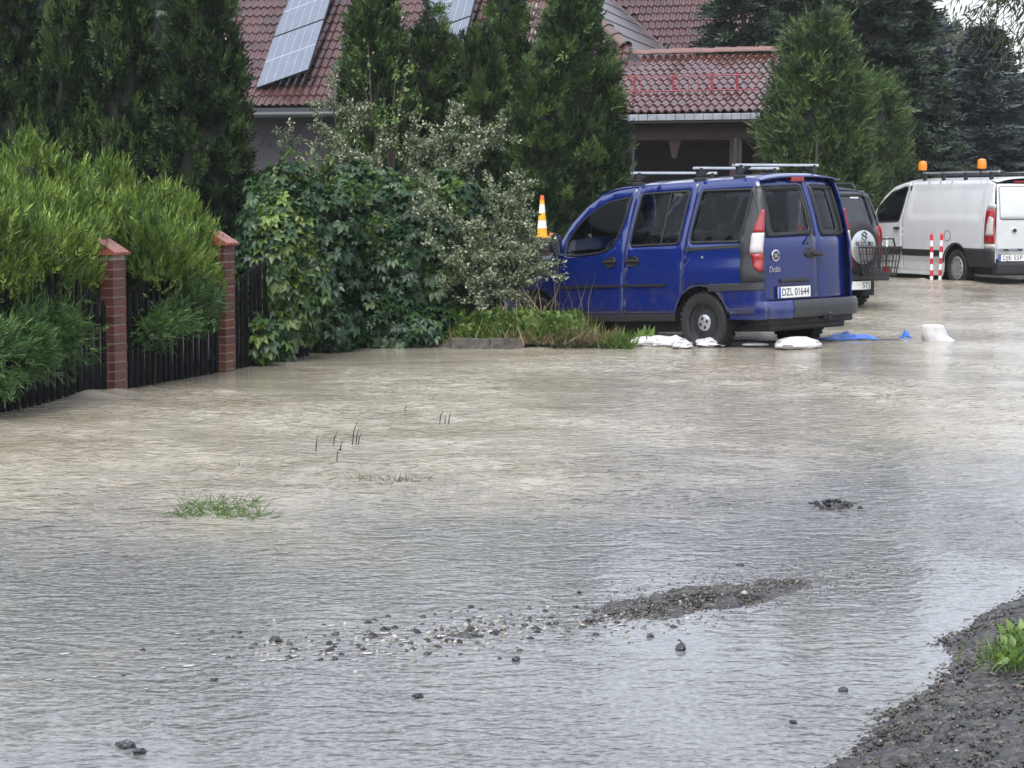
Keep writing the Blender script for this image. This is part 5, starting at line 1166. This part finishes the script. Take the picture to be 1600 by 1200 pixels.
# ------------------------------------------------------------------ white van
def white_van():
    r = empty('white_van', mat=pose(9.22, 36.3, .02, .34)); tag(r, 'white panel van with two orange beacons on its roof at the right edge', 'van'); ctr = (2.3, 0, 1.0)
    def W(s, z):
        w = .945
        if z > 1.10: w -= .14 * ((z - 1.10) / .78) ** 1.6
        if z < .45: w -= .03
        if s < .2: w -= .07 * ((.2 - s) / .2) ** 2
        if s > 3.9: w -= .15 * ((s - 3.9) / 1.1) ** 2
        return w
    def Wp(s, z):        # pressed panel in the side
        w = W(s, z); 
        return w - .014 * ss(.36, .46, s) * ss(2.88, 2.80, s) * ss(1.20, 1.26, z) * ss(1.80, 1.74, z) - .016 * ss(.60, .66, z) * ss(.74, .70, z) * 0
    mL = Map(lambda s, z, o=0: Vector((s, Wp(s, z) + o, z)), ctr); mR = Map(lambda s, z, o=0: Vector((s, -Wp(s, z) - o, z)), ctr)
    def Xr(y, z): return .0 + .04 * abs(y / .9) ** 5 + (.12 * ((z - 1.15) / .72) ** 1.5 if z > 1.15 else 0)
    mB = Map(lambda y, z, o=0: Vector((Xr(y, z) - o, y, z)), ctr)
    fw = rnd([(3.95, 1.13), (4.04, 1.22), (4.0, 1.40), (3.60, 1.68), (3.12, 1.785), (3.03, 1.77), (3.10, 1.40), (3.20, 1.15)], .05)
    fdoor = [(3.07, .22), (3.99, .22), (4.0, .62), (4.12, 1.10), (4.14, 1.30), (3.85, 1.60), (3.55, 1.78), (3.2, 1.86), (2.96, 1.87), (3.03, 1.4), (3.09, 1.1)]
    body = [(3.06, .22), (3.08, 1.1), (3.02, 1.4), (2.95, 1.87), (1.5, 1.88), (.3, 1.87), (.14, 1.83), (.07, 1.5), (.02, 1.1), (.0, .72), (.0, .40), (.78, .40)] + arc(1.19, .33, .42, 168, 12, 12) + [(1.62, .22)]
    fen = [(4.0, .62)] + arc(4.35, .33, .40, 140, 8, 10) + [(4.85, .36), (5.0, .6), (4.95, .85), (4.6, 1.0), (4.13, 1.10)]
    for mp in (mL, mR):
        side = 1 if mp is mL else -1
        fd = panel('front_door', fdoor, [fw], mp, M['white'], r); panel('door_glass', fw, [], mp, M['dglass'], fd, -.01, 0); seal('window_seal', fw, mp, M['black'], fd, .014)
        bo = panel('side_panel', body, [], mp, M['white'], r, step=.055); panel('front_wing', fen, [], mp, M['white'], r)
        MB().tube([mp(1.72, .25, .001), mp(1.72, 1.85, .001)], .004, 4).build('panel_seam', M['trim'], bo)
        MB().tube([mp(.33, .45, .001), mp(.30, 1.2, .001), mp(.34, 1.84, .001)], .004, 4).build('panel_seam', M['trim'], bo)
        strip('side_moulding', [(3.05, .575), (1.74, .575)], .13, mp, M['black'], bo, .016); strip('side_moulding', [(3.98, .575), (3.09, .575)], .13, mp, M['black'], fd, .016)
        panel('corner_guard', [(-.0, .36), (.72, .36), (.77, .50), (.86, .62), (.94, .69), (-.0, .69)], [], mp, M['black'], bo, .022, .02)
        lamp = panel('tail_lamp', rnd([(.005, .78), (.25, .78), (.22, 1.38), (.02, 1.38)], .02), [], mp, M['red'], r, .014, .02, .05)
        panel('lamp_lens', rnd([(.03, .92), (.20, .92), (.17, 1.10), (.12, 1.26), (.03, 1.22)], .03), [], mp, M['clear'], lamp, .020, .01, .05)
        panel('lamp_cap', [(.02, 1.39), (.21, 1.39), (.20, 1.46), (.03, 1.46)], [], mp, M['clear'], lamp, .010, .01, .05)
        panel('lamp_foot', [(.005, .69), (.24, .69), (.245, .77), (.005, .77)], [], mp, M['clear'], lamp, .010, .01, .05)
        MB().tube([mp(3.36, 1.015, .005), mp(3.28, 1.02, .035), mp(3.17, 1.015, .005)], .02, 6).build('door_handle', M['black'], fd, True)
        MB().tube([mp(1.47 + .10 * math.cos(a), .90 + .095 * math.sin(a), .001) for a in np.linspace(0, 2 * math.pi, 20, endpoint=False)], .005, 4, close=True).build('fuel_flap', M['trim'], bo)
        strip('sill', [(3.95, .21), (1.64, .21)], .08, mp, M['white'], r, .002)
        MB().box((-.07, -.04, -.11), (.07, .04, .11), Matrix.Translation(mp(4.02, 1.22, .12))).build('mirror', M['black'], r, bevel=.03)
        MB().tube([mp(1.19 + .435 * math.cos(a), .33 + .435 * math.sin(a), .004) for a in np.linspace(R(12), R(168), 18)], .016, 6).build('arch_lip', M['black'], bo, True)
    for a, b_, nm in ((.85, .005, 'l'), (-.005, -.85, 'r')):
        d = panel('rear_door', rnd([(a, .50), (b_, .50), (b_, 1.82), (a * .94 if a > .1 else a, 1.82), (a, 1.2)] if nm == 'l' else [(a, .50), (b_, .50), (b_, 1.2), (b_ * .94, 1.82), (a, 1.82)], .03), [], mB, M['white'], r)
        c = (a + b_) / 2; wq = rnd([(c + .34, 1.77), (c - .34, 1.77), (c - .36, 1.20), (c + .36, 1.20)], .06); panel('blank_window', wq, [], mB, M['white'], d, .006, .008); 
        MB().tube([mB(y, z, .004) for y, z in dens(wq, .06)], .006, 4, close=True).build('window_outline', M['trim'], d)
    MB().lathe([(.055, 0), (.055, .014), (.04, .018), (.001, .018)], 24, Matrix.Translation(mB(.51, 1.01, 0)) @ REARV).build('round_badge', M['chrome'], r, True)
    MB().lathe([(.036, .018), (.036, .021), (.001, .021)], 20, Matrix.Translation(mB(.51, 1.01, 0)) @ REARV).build('badge_centre', M['steel'], r)
    bx('stop_lamp', (.10, .20, 1.835), (.14, .46, 1.87), M['red'], r, .008); bx('plate_light', (-.03, .32, .665), (.0, .86, .70), M['zinc'], r, .008)
    for y_ in (.68, .40): bx('light_lens', (-.035, y_ - .05, .66), (-.025, y_ + .05, .69), M['black'], r, .004)
    plate(r, Matrix.Translation((-.012, .555, .535)) @ REARV, 'DJE 55P', txtw=.40)
    bx('rear_bumper', (-.10, -.88, .24), (.10, .88, .46), M['black'], r, .04)
    rf = MB().grid(lambda s, v: Vector((s, W(min(s, 3.9), 1.875) * v * (1 if s < 3.3 else 1 - .05 * (s - 3.3)), 1.875 + .075 * (1 - abs(v) ** 3) - .18 * ss(3.1, 3.9, s) - .03 * ss(.3, .1, s))), np.linspace(.11, 3.75, 26), np.linspace(-1, 1, 17)).build('roof', M['white'], r, True)
    MB().grid(lambda u, v: Vector((3.55 + u * .75, (.76 + .10 * u) * v, 1.76 - u * .66)), np.linspace(0, 1, 5), np.linspace(-1, 1, 9)).build('windscreen', M['glass'], r, True)
    MB().grid(lambda u, v: Vector((4.28 + u * .75, (.84 - .1 * u) * v, 1.10 - .25 * u * u + .03 * (1 - v * v))), np.linspace(0, 1, 6), np.linspace(-1, 1, 9)).build('bonnet', M['white'], r, True)
    bx('front_bumper', (4.8, -.78, .28), (5.08, .78, .85), M['white'], r, .08); bx('underbody', (.1, -.75, .22), (4.8, .75, .40), M['black'], r, .02); bx('bulkhead', (2.9, -.85, .4), (2.95, .85, 1.8), M['cabin'], r, 0)
    for y_ in (.4, -.4): bx('front_seat', (3.0, y_ - .25, .6), (3.5, y_ + .25, .85), M['seat'], r, .05); bx('seat_back', (2.97, y_ - .24, .8), (3.12, y_ + .24, 1.5), M['seat'], r, .05)
    bx('dashboard', (3.75, -.8, .9), (4.15, .8, 1.13), M['cabin'], r, .05)
    for s_, sd2 in ((1.19, 1), (1.19, -1), (4.35, 1), (4.35, -1)): wheel(r, s_, sd2 * .82, .33, .33, .20, sd2, 'full')
    # roof rack: two long rails, cross bars, feet
    for y_ in (.70, -.70): MB().box((-.10 + .3, y_ - .02, 2.02), (2.75, y_ + .02, 2.05)).build('rack_rail', M['alu'], r, bevel=.006)
    for s_ in (.42, 1.25, 2.0, 2.65):
        MB().box((s_ - .02, -.74, 1.995), (s_ + .02, .74, 2.02)).build('rack_bar', M['black'], r)
        for y_ in (.72, -.72): MB().box((s_ - .03, y_ - .03, 1.89), (s_ + .03, y_ + .03, 2.03)).build('rack_foot', M['black'], r, bevel=.008)
    for s_, y_ in ((2.78, .70), (.77, .70)):
        q = MB().tube([(s_, y_, 1.95), (s_, y_, 2.10)], .03, 8).box((s_ - .05, y_ - .05, 2.06), (s_ + .05, y_ + .05, 2.09)).build('beacon_post', M['black'], r)
        MB().lathe([(.078, 2.09), (.082, 2.11), (.078, 2.20), (.068, 2.25), (.03, 2.265), (.001, 2.267)], 24, Matrix.Translation((s_, y_, 0))).build('beacon', M['orange'], q, True)
white_van()
# ================================================================== SMALL THINGS
# red and white poles
for px, lb in ((1456, 'left one of two red and white striped poles in front of the white van'), (1468, 'right one of two red and white striped poles in front of the white van')):
    p = at(px, 437, 36.7 if px < 1460 else 36.9); r = empty('striped_pole', (p.x, p.y, -.1), 0); r.rotation_euler = (0, R(-1 if px < 1460 else 1.5), 0); z = 0; k = 0
    while z < 1.02:
        h = min(.105, 1.06 - z); MB().lathe([(.030, z), (.030, z + h)], 12).build('red_band' if k % 2 else 'white_band', M['rred'] if k % 2 else M['rwhite'], r, True); z += .105; k += 1
    MB().lathe([(.030, 1.0601), (.018, 1.075), (.001, 1.08)], 12).build('pole_cap', M['rred'], r, True); tag(r, lb, 'pole', 'striped poles')
# striped cone on a dark cabinet behind the bonnet
p = at(847, 372, 27.2); r = empty('cabinet', (p.x - .02, 27.2, -.1)); zt = p.z + .1
bx('carcass', (-.14, -.10, 0), (.16, .22, zt - .03), M['shade_darkwood'], r, .01); bx('top_board', (-.16, -.13, zt - .03), (.18, .24, zt), M['wood'], r, .006); bx('rail', (-.12, -.115, zt - .16), (.14, -.10, zt - .13), M['wood'], r, .003); tag(r, 'dark wooden cabinet under the striped cone, behind the van bonnet', 'cabinet')
r = empty('striped_cone', (p.x, 27.2, p.z)); bx('foot', (-.085, -.085, 0), (.085, .085, .025), M['yel'], r, .006)
pr = [(.075, .026), (.030, .535)]
def cr_(z): return .072 + (.022 - .072) * (z - .026) / (.56 - .026)
for z0, z1, mt, nm in ((.026, .13, 'yel', 'yellow_band'), (.13, .23, 'cone_w', 'white_band'), (.23, .33, 'yel', 'yellow_band'), (.33, .44, 'cone_w', 'white_band'), (.44, .49, 'yel', 'yellow_band'), (.49, .56, 'cone_o', 'orange_tip')):
    MB().lathe([(cr_(z0), z0), (cr_(z1), z1)], 20).build(nm, M[mt], r, True)
tag(r, 'yellow and white striped cone with orange tip behind the blue van bonnet', 'cone')
for dx in (-.115, -.095): MB().box((dx - .006, -.02, 0), (dx + .006, .02, .14)).build('side_slat', M['shade_darkwood'], r)
bl = at(862, 369, 27.1); ob = MB().lathe([(.001, -.04), (.035, -.03), (.04, 0), (.03, .035), (.001, .045)], 14).build('orange_lamp', M['cone_o'], None, True); ob.location = bl; tag(ob, 'small orange lamp beside the striped cone, by the van mirror', 'lamp')

# sandbags: lumpy sacks
def sack(name, px, py, lx, ly, lz, label, mat='bag', rz=0.0, seed=0, lob=(1,), cat='sandbag', group='sandbags along the water edge', z=.0, folds=.05):
    p = gnd(px, py); nu, nv = 28, 14; V = []
    for j in range(nv + 1):
        t = j / nv * math.pi; 
        for i in range(nu):
            a = 2 * math.pi * i / nu; x = math.copysign(abs(math.cos(a)) ** .75, math.cos(a)) * math.sin(t) ** .7; y = math.copysign(abs(math.sin(a)) ** .75, math.sin(a)) * math.sin(t) ** .7; h = -math.cos(t)
            q = 1 + folds * 2.4 * (float(fbm(np.array([x * 2.6 + seed]), np.array([y * 2.6 + h * 2]), 90 + seed, 3)[0]) - .5) + folds * (float(vn(np.array([x * 7 + seed]), np.array([y * 7 + h * 6]), 95)[0]) - .5)
            V.append((x * lx * q, y * ly * q, h * lz * q * (1 if h > 0 else .5)))
    Fs = [(j * nu + i, j * nu + (i + 1) % nu, (j + 1) * nu + (i + 1) % nu, (j + 1) * nu + i) for j in range(nv) for i in range(nu)]
    o = MB().add(V, Fs).build(name, M[mat], None, True); o.location = (p.x, p.y, p.z + z + .03); o.rotation_euler = (0, 0, rz); return tag(o, label, cat, group)
sack('sandbag', 1016, 541, .22, .16, .075, 'leftmost flat white sandbag, beside the green weeds', seed=1, rz=.15, folds=.20)
sack('sandbag', 1046, 542, .17, .15, .085, 'white sandbag lying against the leftmost sandbag, humped in the middle', seed=2, rz=-.4, folds=.20)
sack('sandbag', 1066, 545, .11, .10, .055, 'smallest white sandbag at the right end of the left group', seed=3, folds=.20)
sack('sandbag', 1111, 542, .16, .12, .065, 'small white sandbag in front of the near rear wheel of the blue van', seed=4, rz=.1, folds=.22)
sack('sandbag', 1180, 543, .14, .09, .020, 'white sandbag almost sunk in water between the rear wheels', seed=5)
sack('sandbag', 1246, 547, .235, .15, .085, 'plump white sandbag beside the blue tarpaulin', seed=6, z=.015, rz=.06, folds=.16)
# blue tarpaulin
def cloth(name, px, py, lx, ly, h, mat, label, cat, rz, seed, z=.0):
    p = gnd(px, py); us = np.linspace(-1, 1, 34); vs2 = np.linspace(-1, 1, 14); mb = MB()
    def fn(u, v):
        e = (1 - u * u) ** .5 if abs(u) < 1 else 0; n = float(fbm(np.array([u * 3.1 + seed]), np.array([v * 1.6]), seed, 3)[0])
        return (u * lx, v * ly * (.35 + .65 * e), h * max(0, (1 - abs(u) ** 1.4)) * (1 - .75 * abs(v) ** 1.5) * (.15 + 1.7 * n ** 1.3) - .012)
    o = mb.grid(fn, us, vs2).build(name, M[mat], None, True); s = o.modifiers.new('thickness', 'SOLIDIFY'); s.thickness = .004; o.location = (p.x, p.y, z + .005); o.rotation_euler = (0, 0, rz); return tag(o, label, cat)
cloth('tarpaulin', 1326, 535, .36, .22, .075, 'tarp', 'crumpled blue tarpaulin beside the plump white sandbag', 'tarpaulin', .12, 4, .045)
cloth('tarpaulin_scrap', 1415, 531, .07, .06, .09, 'tarp', 'tiny scrap of blue plastic between tarpaulin and upright white bag', 'plastic', 0, 9, .03)
# upright white bag on the crest
def upbag():
    p = gnd(1462, 532, .045); mb = MB(); nu, nv = 26, 12; V = []
    for j in range(nv + 1):
        t = j / nv
        for i in range(nu):
            a = 2 * math.pi * i / nu; q = 1 + .30 * (float(fbm(np.array([math.cos(a) * 1.8 + 5]), np.array([math.sin(a) * 1.8 + t * 1.6]), 33, 3)[0]) - .5)
            rr = (.125 + .012 * math.sin(t * 5)) * (1 if t < .9 else .55 + (1 - t) / .1 * .45) * q; V.append((rr * 1.05 * math.cos(a) - .04 * t + .14 * max(0, .3 - t) * (math.cos(a) > 0) * 2.2, rr * .8 * math.sin(a), t * .185 * (1 + .25 * (q - 1))))
    Fs = [(j * nu + i, j * nu + (i + 1) % nu, (j + 1) * nu + (i + 1) % nu, (j + 1) * nu + i) for j in range(nv) for i in range(nu)]
    o = mb.add(V, Fs + [tuple(nv * nu + i for i in range(nu))]).build('sandbag', M['bag'], None, True); o.location = (p.x, p.y, p.z - .01); tag(o, 'crumpled white bag standing upright alone on the water crest at right', 'sandbag', 'sandbags along the water edge')
upbag()
# low dark kerb between the rear wheels
kb = empty('low_kerb', (2.75, 22.05, -.1), .10)
for i in range(7):
    o = bx('kerb_block', (-1.35 + i * .40, -.05, 0), (-1.35 + i * .40 + .39, .12, .155 - .008 * (i % 2)), pm('wet_black_kerb', (.018, .018, .019), .3, bump=.5) if i == 0 else bpy.data.materials['wet_black_kerb'], kb, .015)
tag(kb, 'low wet black kerb just behind the sandbags under the blue van', 'kerb')

# ---- overgrown verge with kerb stones
X_, Y_ = np.meshgrid(np.linspace(-1.5, 1.55, 60), np.linspace(21.5, 24.6, 50), indexing='ij')
edge = 21.62 + .05 * np.sin(X_ * 5); hv = .17 * sst(0, .22, Y_ - edge) * sst(1.45, .9, X_) * (.75 + .5 * fbm(X_ * 3, Y_ * 3, 8, 3)) - .06 - .3 * sst(22.6, 23.2, Y_ + .9 * (X_ - .6)) * (X_ > -.2)
idx = np.arange(60 * 50).reshape(60, 50); Fq = np.stack([idx[:-1, :-1], idx[1:, :-1], idx[1:, 1:], idx[:-1, 1:]], -1).reshape(-1, 4)
o = link('verge', np_mesh('verge', np.c_[X_.ravel(), Y_.ravel(), hv.ravel()], Fq, True), M['soil']); tag(o, kind='structure')
for px, w, lb in ((735, .40, 'left kerb stone at the foot of the creeper'), (792, .36, 'right kerb stone, half covered by dry grass')):
    p = gnd(px, 545); o = bx('kerb_stone', (-w / 2, -.06, -.15), (w / 2, .08, .105), M['kerb'], None, .012); o.location = (p.x, p.y + .05, 0); o.rotation_euler = (0, R(1.5), R(2)); dm = o.modifiers.new('wear', 'DISPLACE'); tx = bpy.data.textures.new('wear', 'CLOUDS'); tx.noise_scale = .08; dm.texture = tx; dm.strength = .02; o.modifiers.move(1, 0); sb_ = o.modifiers.new('cuts', 'SUBSURF'); sb_.subdivision_type = 'SIMPLE'; sb_.levels = sb_.render_levels = 4; o.modifiers.move(2, 0); tag(o, lb, 'kerb stone', 'kerb stones')
def tuft(name, pts, n, hgt, mat, label, cat, spread=.05, lean=.45, tl=(0, 1), stuff=True, base=None, tmpl=BLADE, wid=1.0):
    pts = np.array(pts, float); P = pts[rng.integers(0, len(pts), n)] + np.c_[rng.normal(size=(n, 2)) * spread, np.zeros(n)]
    d = np.c_[rng.normal(size=(n, 2)) * lean, np.ones(n)]; b0 = base or tuple(pts.mean(0)); TV = tmpl[0] * np.array([wid, 1, 1])
    o = scatter(name, TV, tmpl[1], P - np.array(b0), frames(d), hgt * (.45 + .75 * rng.random(n)), tl[0] + (tl[1] - tl[0]) * rng.random(n), mat, None, 'stuff' if stuff else None); o.location = b0
    return tag(o, label, cat)
vp = [(x, y, .05) for x in np.linspace(-.55, .75, 16) for y in np.linspace(21.75, 22.5, 6)]
tuft('verge_grass', vp, 2400, .28, LM['grass'], 'bright green weeds and grass on the verge in front of the blue van', 'grass', .07, .55, (0, .9))
tuft('dry_grass', [(x, y, .04) for x in np.linspace(-.1, 1.05, 14) for y in (21.66, 21.75, 21.9)], 800, .22, LM['dry'], 'flattened brown dry grass at the front edge of the verge', 'grass', .05, .9)
tuft('grass_stalks', [(x, 22.2, .1) for x in np.linspace(-.45, .75, 12)], 60, .62, LM['dry'], 'tall dry grass stalks in front of the blue van door', 'grass', .06, .22, (.4, 1), wid=.35)
tuft('dark_grass', [(x, 21.62, -.02) for x in np.linspace(.45, 1.15, 10)], 600, .17, LM['dead'], 'dark wet grass hanging over the right end of the verge', 'grass', .05, .7, (.2, 1))
tuft('weed_clump', [(gnd(968, 545).x, 21.6, -.02), (gnd(960, 545).x, 21.65, -.02)], 320, .24, LM['grass'], 'fresh green weed clump left of the leftmost sandbag', 'weeds', .06, .45, (.2, .7))
tuft('weed_clump', [(gnd(1003, 535).x, 22.0, 0)], 60, .20, LM['shoot'], 'small yellow-green weed behind the leftmost sandbag', 'weeds', .04, .5, (.3, .9), tmpl=LEAF, wid=.7)
# broad weed leaves on the verge
vp2 = np.array([(random.uniform(-.6, .75), random.uniform(21.7, 22.5), random.uniform(.10, .36)) for _ in range(1100)]); dd = rng.normal(size=(1100, 3)) + [0, -.5, .5]
o = scatter('verge_weeds', *LEAF, vp2, frames(dd), .075 * (.5 + rng.random(1100)), rng.random(1100) * .8, LM['grass'], None, 'stuff'); tag(o, 'broad-leaved weeds mixed into the verge grass', 'weeds')
# black net heap
o = sack('net_heap', 893, 520, .26, .24, .30, 'black crumpled net heap on the verge beside the van door', 'net', 0, 12, cat='net', group=None, z=.02, folds=.22)
o.location.y += .75
# ---- drowned grass and reeds in the water
def wpt(px, py, z=-.02): p = gnd(px, py); return (p.x, p.y, z)
tuft('drowned_grass', [wpt(285 + k * 13, 806 - (k % 3) * 9, -.002) for k in range(10)] + [wpt(290, 800), wpt(300, 806)], 560, .085, LM['grass'], 'largest tuft of green grass breaking the water at left', 'grass', .045, 2.0, (0, .5))
tuft('drowned_grass', [wpt(560 + k * 12, 750 + (k % 2) * 3) for k in range(9)], 240, .085, LM['dead'], 'flat dark strip of drowned grass left of the middle of the water', 'grass', .03, 1.5)
tuft('drowned_grass', [wpt(280 + k * 9, 775) for k in range(4)] + [wpt(340 + 8 * k, 778 + 2 * k) for k in range(5)], 90, .07, LM['dead'], 'thin dark grass just behind the largest tuft', 'grass', .02, 1.0)
tuft('drowned_grass', [wpt(355 + k * 9, 726) for k in range(4)], 40, .06, LM['dead'], 'tiny dark tuft beyond the largest tuft', 'grass', .02, 1.1)
for g, lb in (([(492, 704, .10), (520, 697, .09), (531, 704, .06), (525, 720, .08)], 'left group of thin dark reeds standing in the water'), ([(549, 695, .15), (555, 695, .10), (559, 695, .08)], 'tallest thin dark reed group standing in the water'), ([(686, 662, .09), (694, 662, .06), (700, 662, .08), (632, 643, .05)], 'farthest thin dark reeds standing in the water')):
    q = gnd(*g[0][:2]); r = empty('reeds', (q.x, q.y, -.05)); tag(r, lb, 'reeds')
    for px, py, h in g: a = gnd(px, py); MB().tube([(a.x - q.x, a.y - q.y, 0), (a.x - q.x + h * .12, a.y - q.y, .05 + h * .6), (a.x - q.x + h * random.uniform(.1, .5), a.y - q.y, .05 + h)], [.0035, .003, .0012], 5).build('reed', M['picket'], r)
tuft('bank_grass', [tuple(gnd(1560 + 9 * k, 1040 - 5 * k, .06)) for k in range(6)] + [tuple(gnd(1590, 1010, .08))], 420, .085, LM['grass'], 'green grass and leaves at the right edge of the gravel bank', 'grass', .04, .6, (0, .75))
bl_ = np.array([tuple(gnd(1570 + random.uniform(0, 40), 1000 + random.uniform(-15, 30), .10)) for _ in range(40)])
o = scatter('bank_leaves', *LEAF, bl_, frames(rng.normal(size=(40, 3)) + [0, -.4, .8]), .045 * (.6 + rng.random(40) * .7), .3 + .6 * rng.random(40), LM['shoot'], None, 'stuff'); tag(o, 'broad light green leaves above the bank grass at the right edge', 'weeds')

# ---- stones
def stone_template(seed, sub=1):
    bm = bmesh.new(); bmesh.ops.create_icosphere(bm, subdivisions=sub, radius=1); rr = np.random.default_rng(seed)
    for v in bm.verts: v.co *= rr.uniform(.65, 1.15)
    V = np.array([v.co[:] for v in bm.verts]); Fs = np.array([[w.index for w in f.verts] for f in bm.faces]); bm.free(); return V * [1, .8, .55], Fs
stm = leafmat('pebbles', [(.010, .010, .011), (.022, .021, .021), (.042, .038, .034), (.080, .066, .050), (.17, .15, .125), (.40, .39, .37)], .35, 0, .3)
_r = np.random.default_rng(12)
CHIP = (np.array([[1, 0, 0], [-1, .1, 0], [.1, 1, 0], [0, -1, .1], [.15, .1, 1], [0, 0, -1]]) * _r.uniform(.75, 1.15, (6, 3)) * [1, .8, .55], np.array([[0, 2, 4], [2, 1, 4], [1, 3, 4], [3, 0, 4], [2, 0, 5], [1, 2, 5], [3, 1, 5], [0, 3, 5]]))
def pebbles(name, n, region, smin, smax, label, tl, sink=.3, pw=2.2):
    X, Y = region(n); Z = ground_h(X, Y, False); k = Z > -.052; X, Y, Z = X[k], Y[k], Z[k]; n = len(X)
    T = CHIP; s = smin + (smax - smin) * rng.random(n) ** pw
    d = np.c_[rng.normal(size=(n, 2)) * .25, np.ones(n)]
    o = scatter(name, *T, np.c_[X, Y, np.maximum(Z, -.004) + s * sink * .5], frames(d), s, np.clip(tl(n), 0, 1), stm, None, 'stuff'); return tag(o, label, 'gravel')
def reg_bank(n):
    Y = 4.6 + 5.0 * rng.random(n) ** 1.2; return bankx(Y) - .12 + 1.9 * rng.random(n) ** 1.4, Y
def reg_bar(n):
    t = rng.normal(size=n) * .48; q = rng.normal(size=n) * .18; return .78 + .714 * t - .70 * q, 7.98 + .70 * t + .714 * q
def reg_pale(n):
    t = rng.normal(size=n) * .40; q = rng.normal(size=n) * .17; return -.28 + .906 * t - .42 * q, 7.25 + .42 * t + .906 * q
def reg_far(n):
    t = rng.random(n); X = np.where(t < .85, 1.62 + .10 * rng.normal(size=n), 1.75 + .33 * rng.normal(size=n)); Y = np.where(t < .85, 10.35 + .14 * rng.normal(size=n), 9.6 + .06 * rng.normal(size=n)); return X, Y
dark = lambda n: rng.random(n) * .72 + .26 * (rng.random(n) < .04)
pebbles('bank_gravel', 24000, reg_bank, .0025, .014, 'wet dark gravel covering the bank at the lower right', dark)
pebbles('bar_gravel', 8000, reg_bar, .0025, .013, 'dark gravel bar rising out of the shallow water', lambda n: rng.random(n) * .78 + .2 * (rng.random(n) < .05))
pebbles('pale_pebbles', 1500, reg_pale, .004, .026, 'pale and dark pebbles scattered in the shallow water left of the gravel bar', lambda n: np.where(rng.random(n) < .48, .72 + .24 * rng.random(n), rng.random(n) * .5), .3, 4)
pebbles('far_gravel', 260, reg_far, .008, .028, 'small dark heap of stones in the water at right', lambda n: rng.random(n) * .3, .5)
# white flecks for foam and painted wet highlights among the pale pebbles
n_ = 150; t_f = rng.normal(size=n_) * .62; q_f = rng.normal(size=n_) * .22; fX = -.42 + .93 * t_f - .36 * q_f; fY = 7.12 + .36 * t_f + .93 * q_f
TVf, TFf = stone_template(9); fr_ = np.repeat(np.array([[.93, -.36, 0], [.36, .93, 0], [0, 0, 1.]])[None], n_, 0)
o = scatter('foam', TVf * [1.5, 1.0, .12], TFf, np.c_[fX, fY, np.full(n_, .002)], fr_, .005 + .018 * rng.random(n_) ** 3, rng.random(n_), leafmat('foam_glint_white', [(.30, .29, .27), (.44, .44, .44)], .6, 0), None, 'stuff'); tag(o, 'white foam flecks and painted wet glints on the shallow water around the pale pebbles', 'foam')
rocks = [(430, 1003, .034, 'black rounded rock, largest one left of the pale pebbles'), (1063, 1015, .034, 'black triangular rock right of the middle, in the shallow water'), (1318, 1080, .026, 'dark rock in the shallow water nearest the gravel bank'), (198, 1168, .040, 'flat dark rock at the lower left edge of the picture'), (217, 1178, .030, 'small dark rock right of the flat one at the lower left'),
         (806, 1032, .026, 'dark rock just below the right end of the pale pebbles'), (920, 972, .024, 'small upright dark rock at the left tip of the gravel bar'), (1016, 995, .020, 'small dark stone between the gravel bar and the triangular rock'), (1240, 1130, .022, 'small dark stone in the shallow water, lowest before the bank'), (702, 1002, .022, 'dark rock among the pale pebbles'), (653, 1090, .026, 'flat dark rock below the pale pebbles'), (905, 927, .020, 'dark stone left of the gravel bar'), (1156, 884, .022, 'dark rock on the rear edge of the gravel bar')]
for i, (px, py, s, lb) in enumerate(rocks):
    s *= .72
    V, Fs = stone_template(40 + i, 2); p = gnd(px, py); o = MB().add([tuple(v * s) for v in V * [1.1, 1, 1.35 if i in (0, 1, 6) else 1]], [tuple(f) for f in Fs]).build('rock', M['rock'], None); o.location = (p.x, p.y, s * .25); o.rotation_euler = (0, 0, i); tag(o, lb, 'rock', 'single rocks in the shallow water')

# ---- rainy air between the camera and the far trees
hz = MB().box((-90, -6, -1.5), (90, 96, 22)).build('haze', None); tag(hz, 'pale rain haze in the air', 'haze', kind='stuff')
hm = bpy.data.materials.new('rain_haze'); hm.use_nodes = True; t = hm.node_tree; t.nodes.remove(t.nodes['Principled BSDF'])
pv = t.nodes.new('ShaderNodeVolumePrincipled'); pv.inputs['Color'].default_value = (.86, .89, .95, 1); pv.inputs['Density'].default_value = .00042; pv.inputs['Anisotropy'].default_value = .2
t.links.new(pv.outputs[0], t.nodes['Material Output'].inputs['Volume']); hz.data.materials.append(hm)
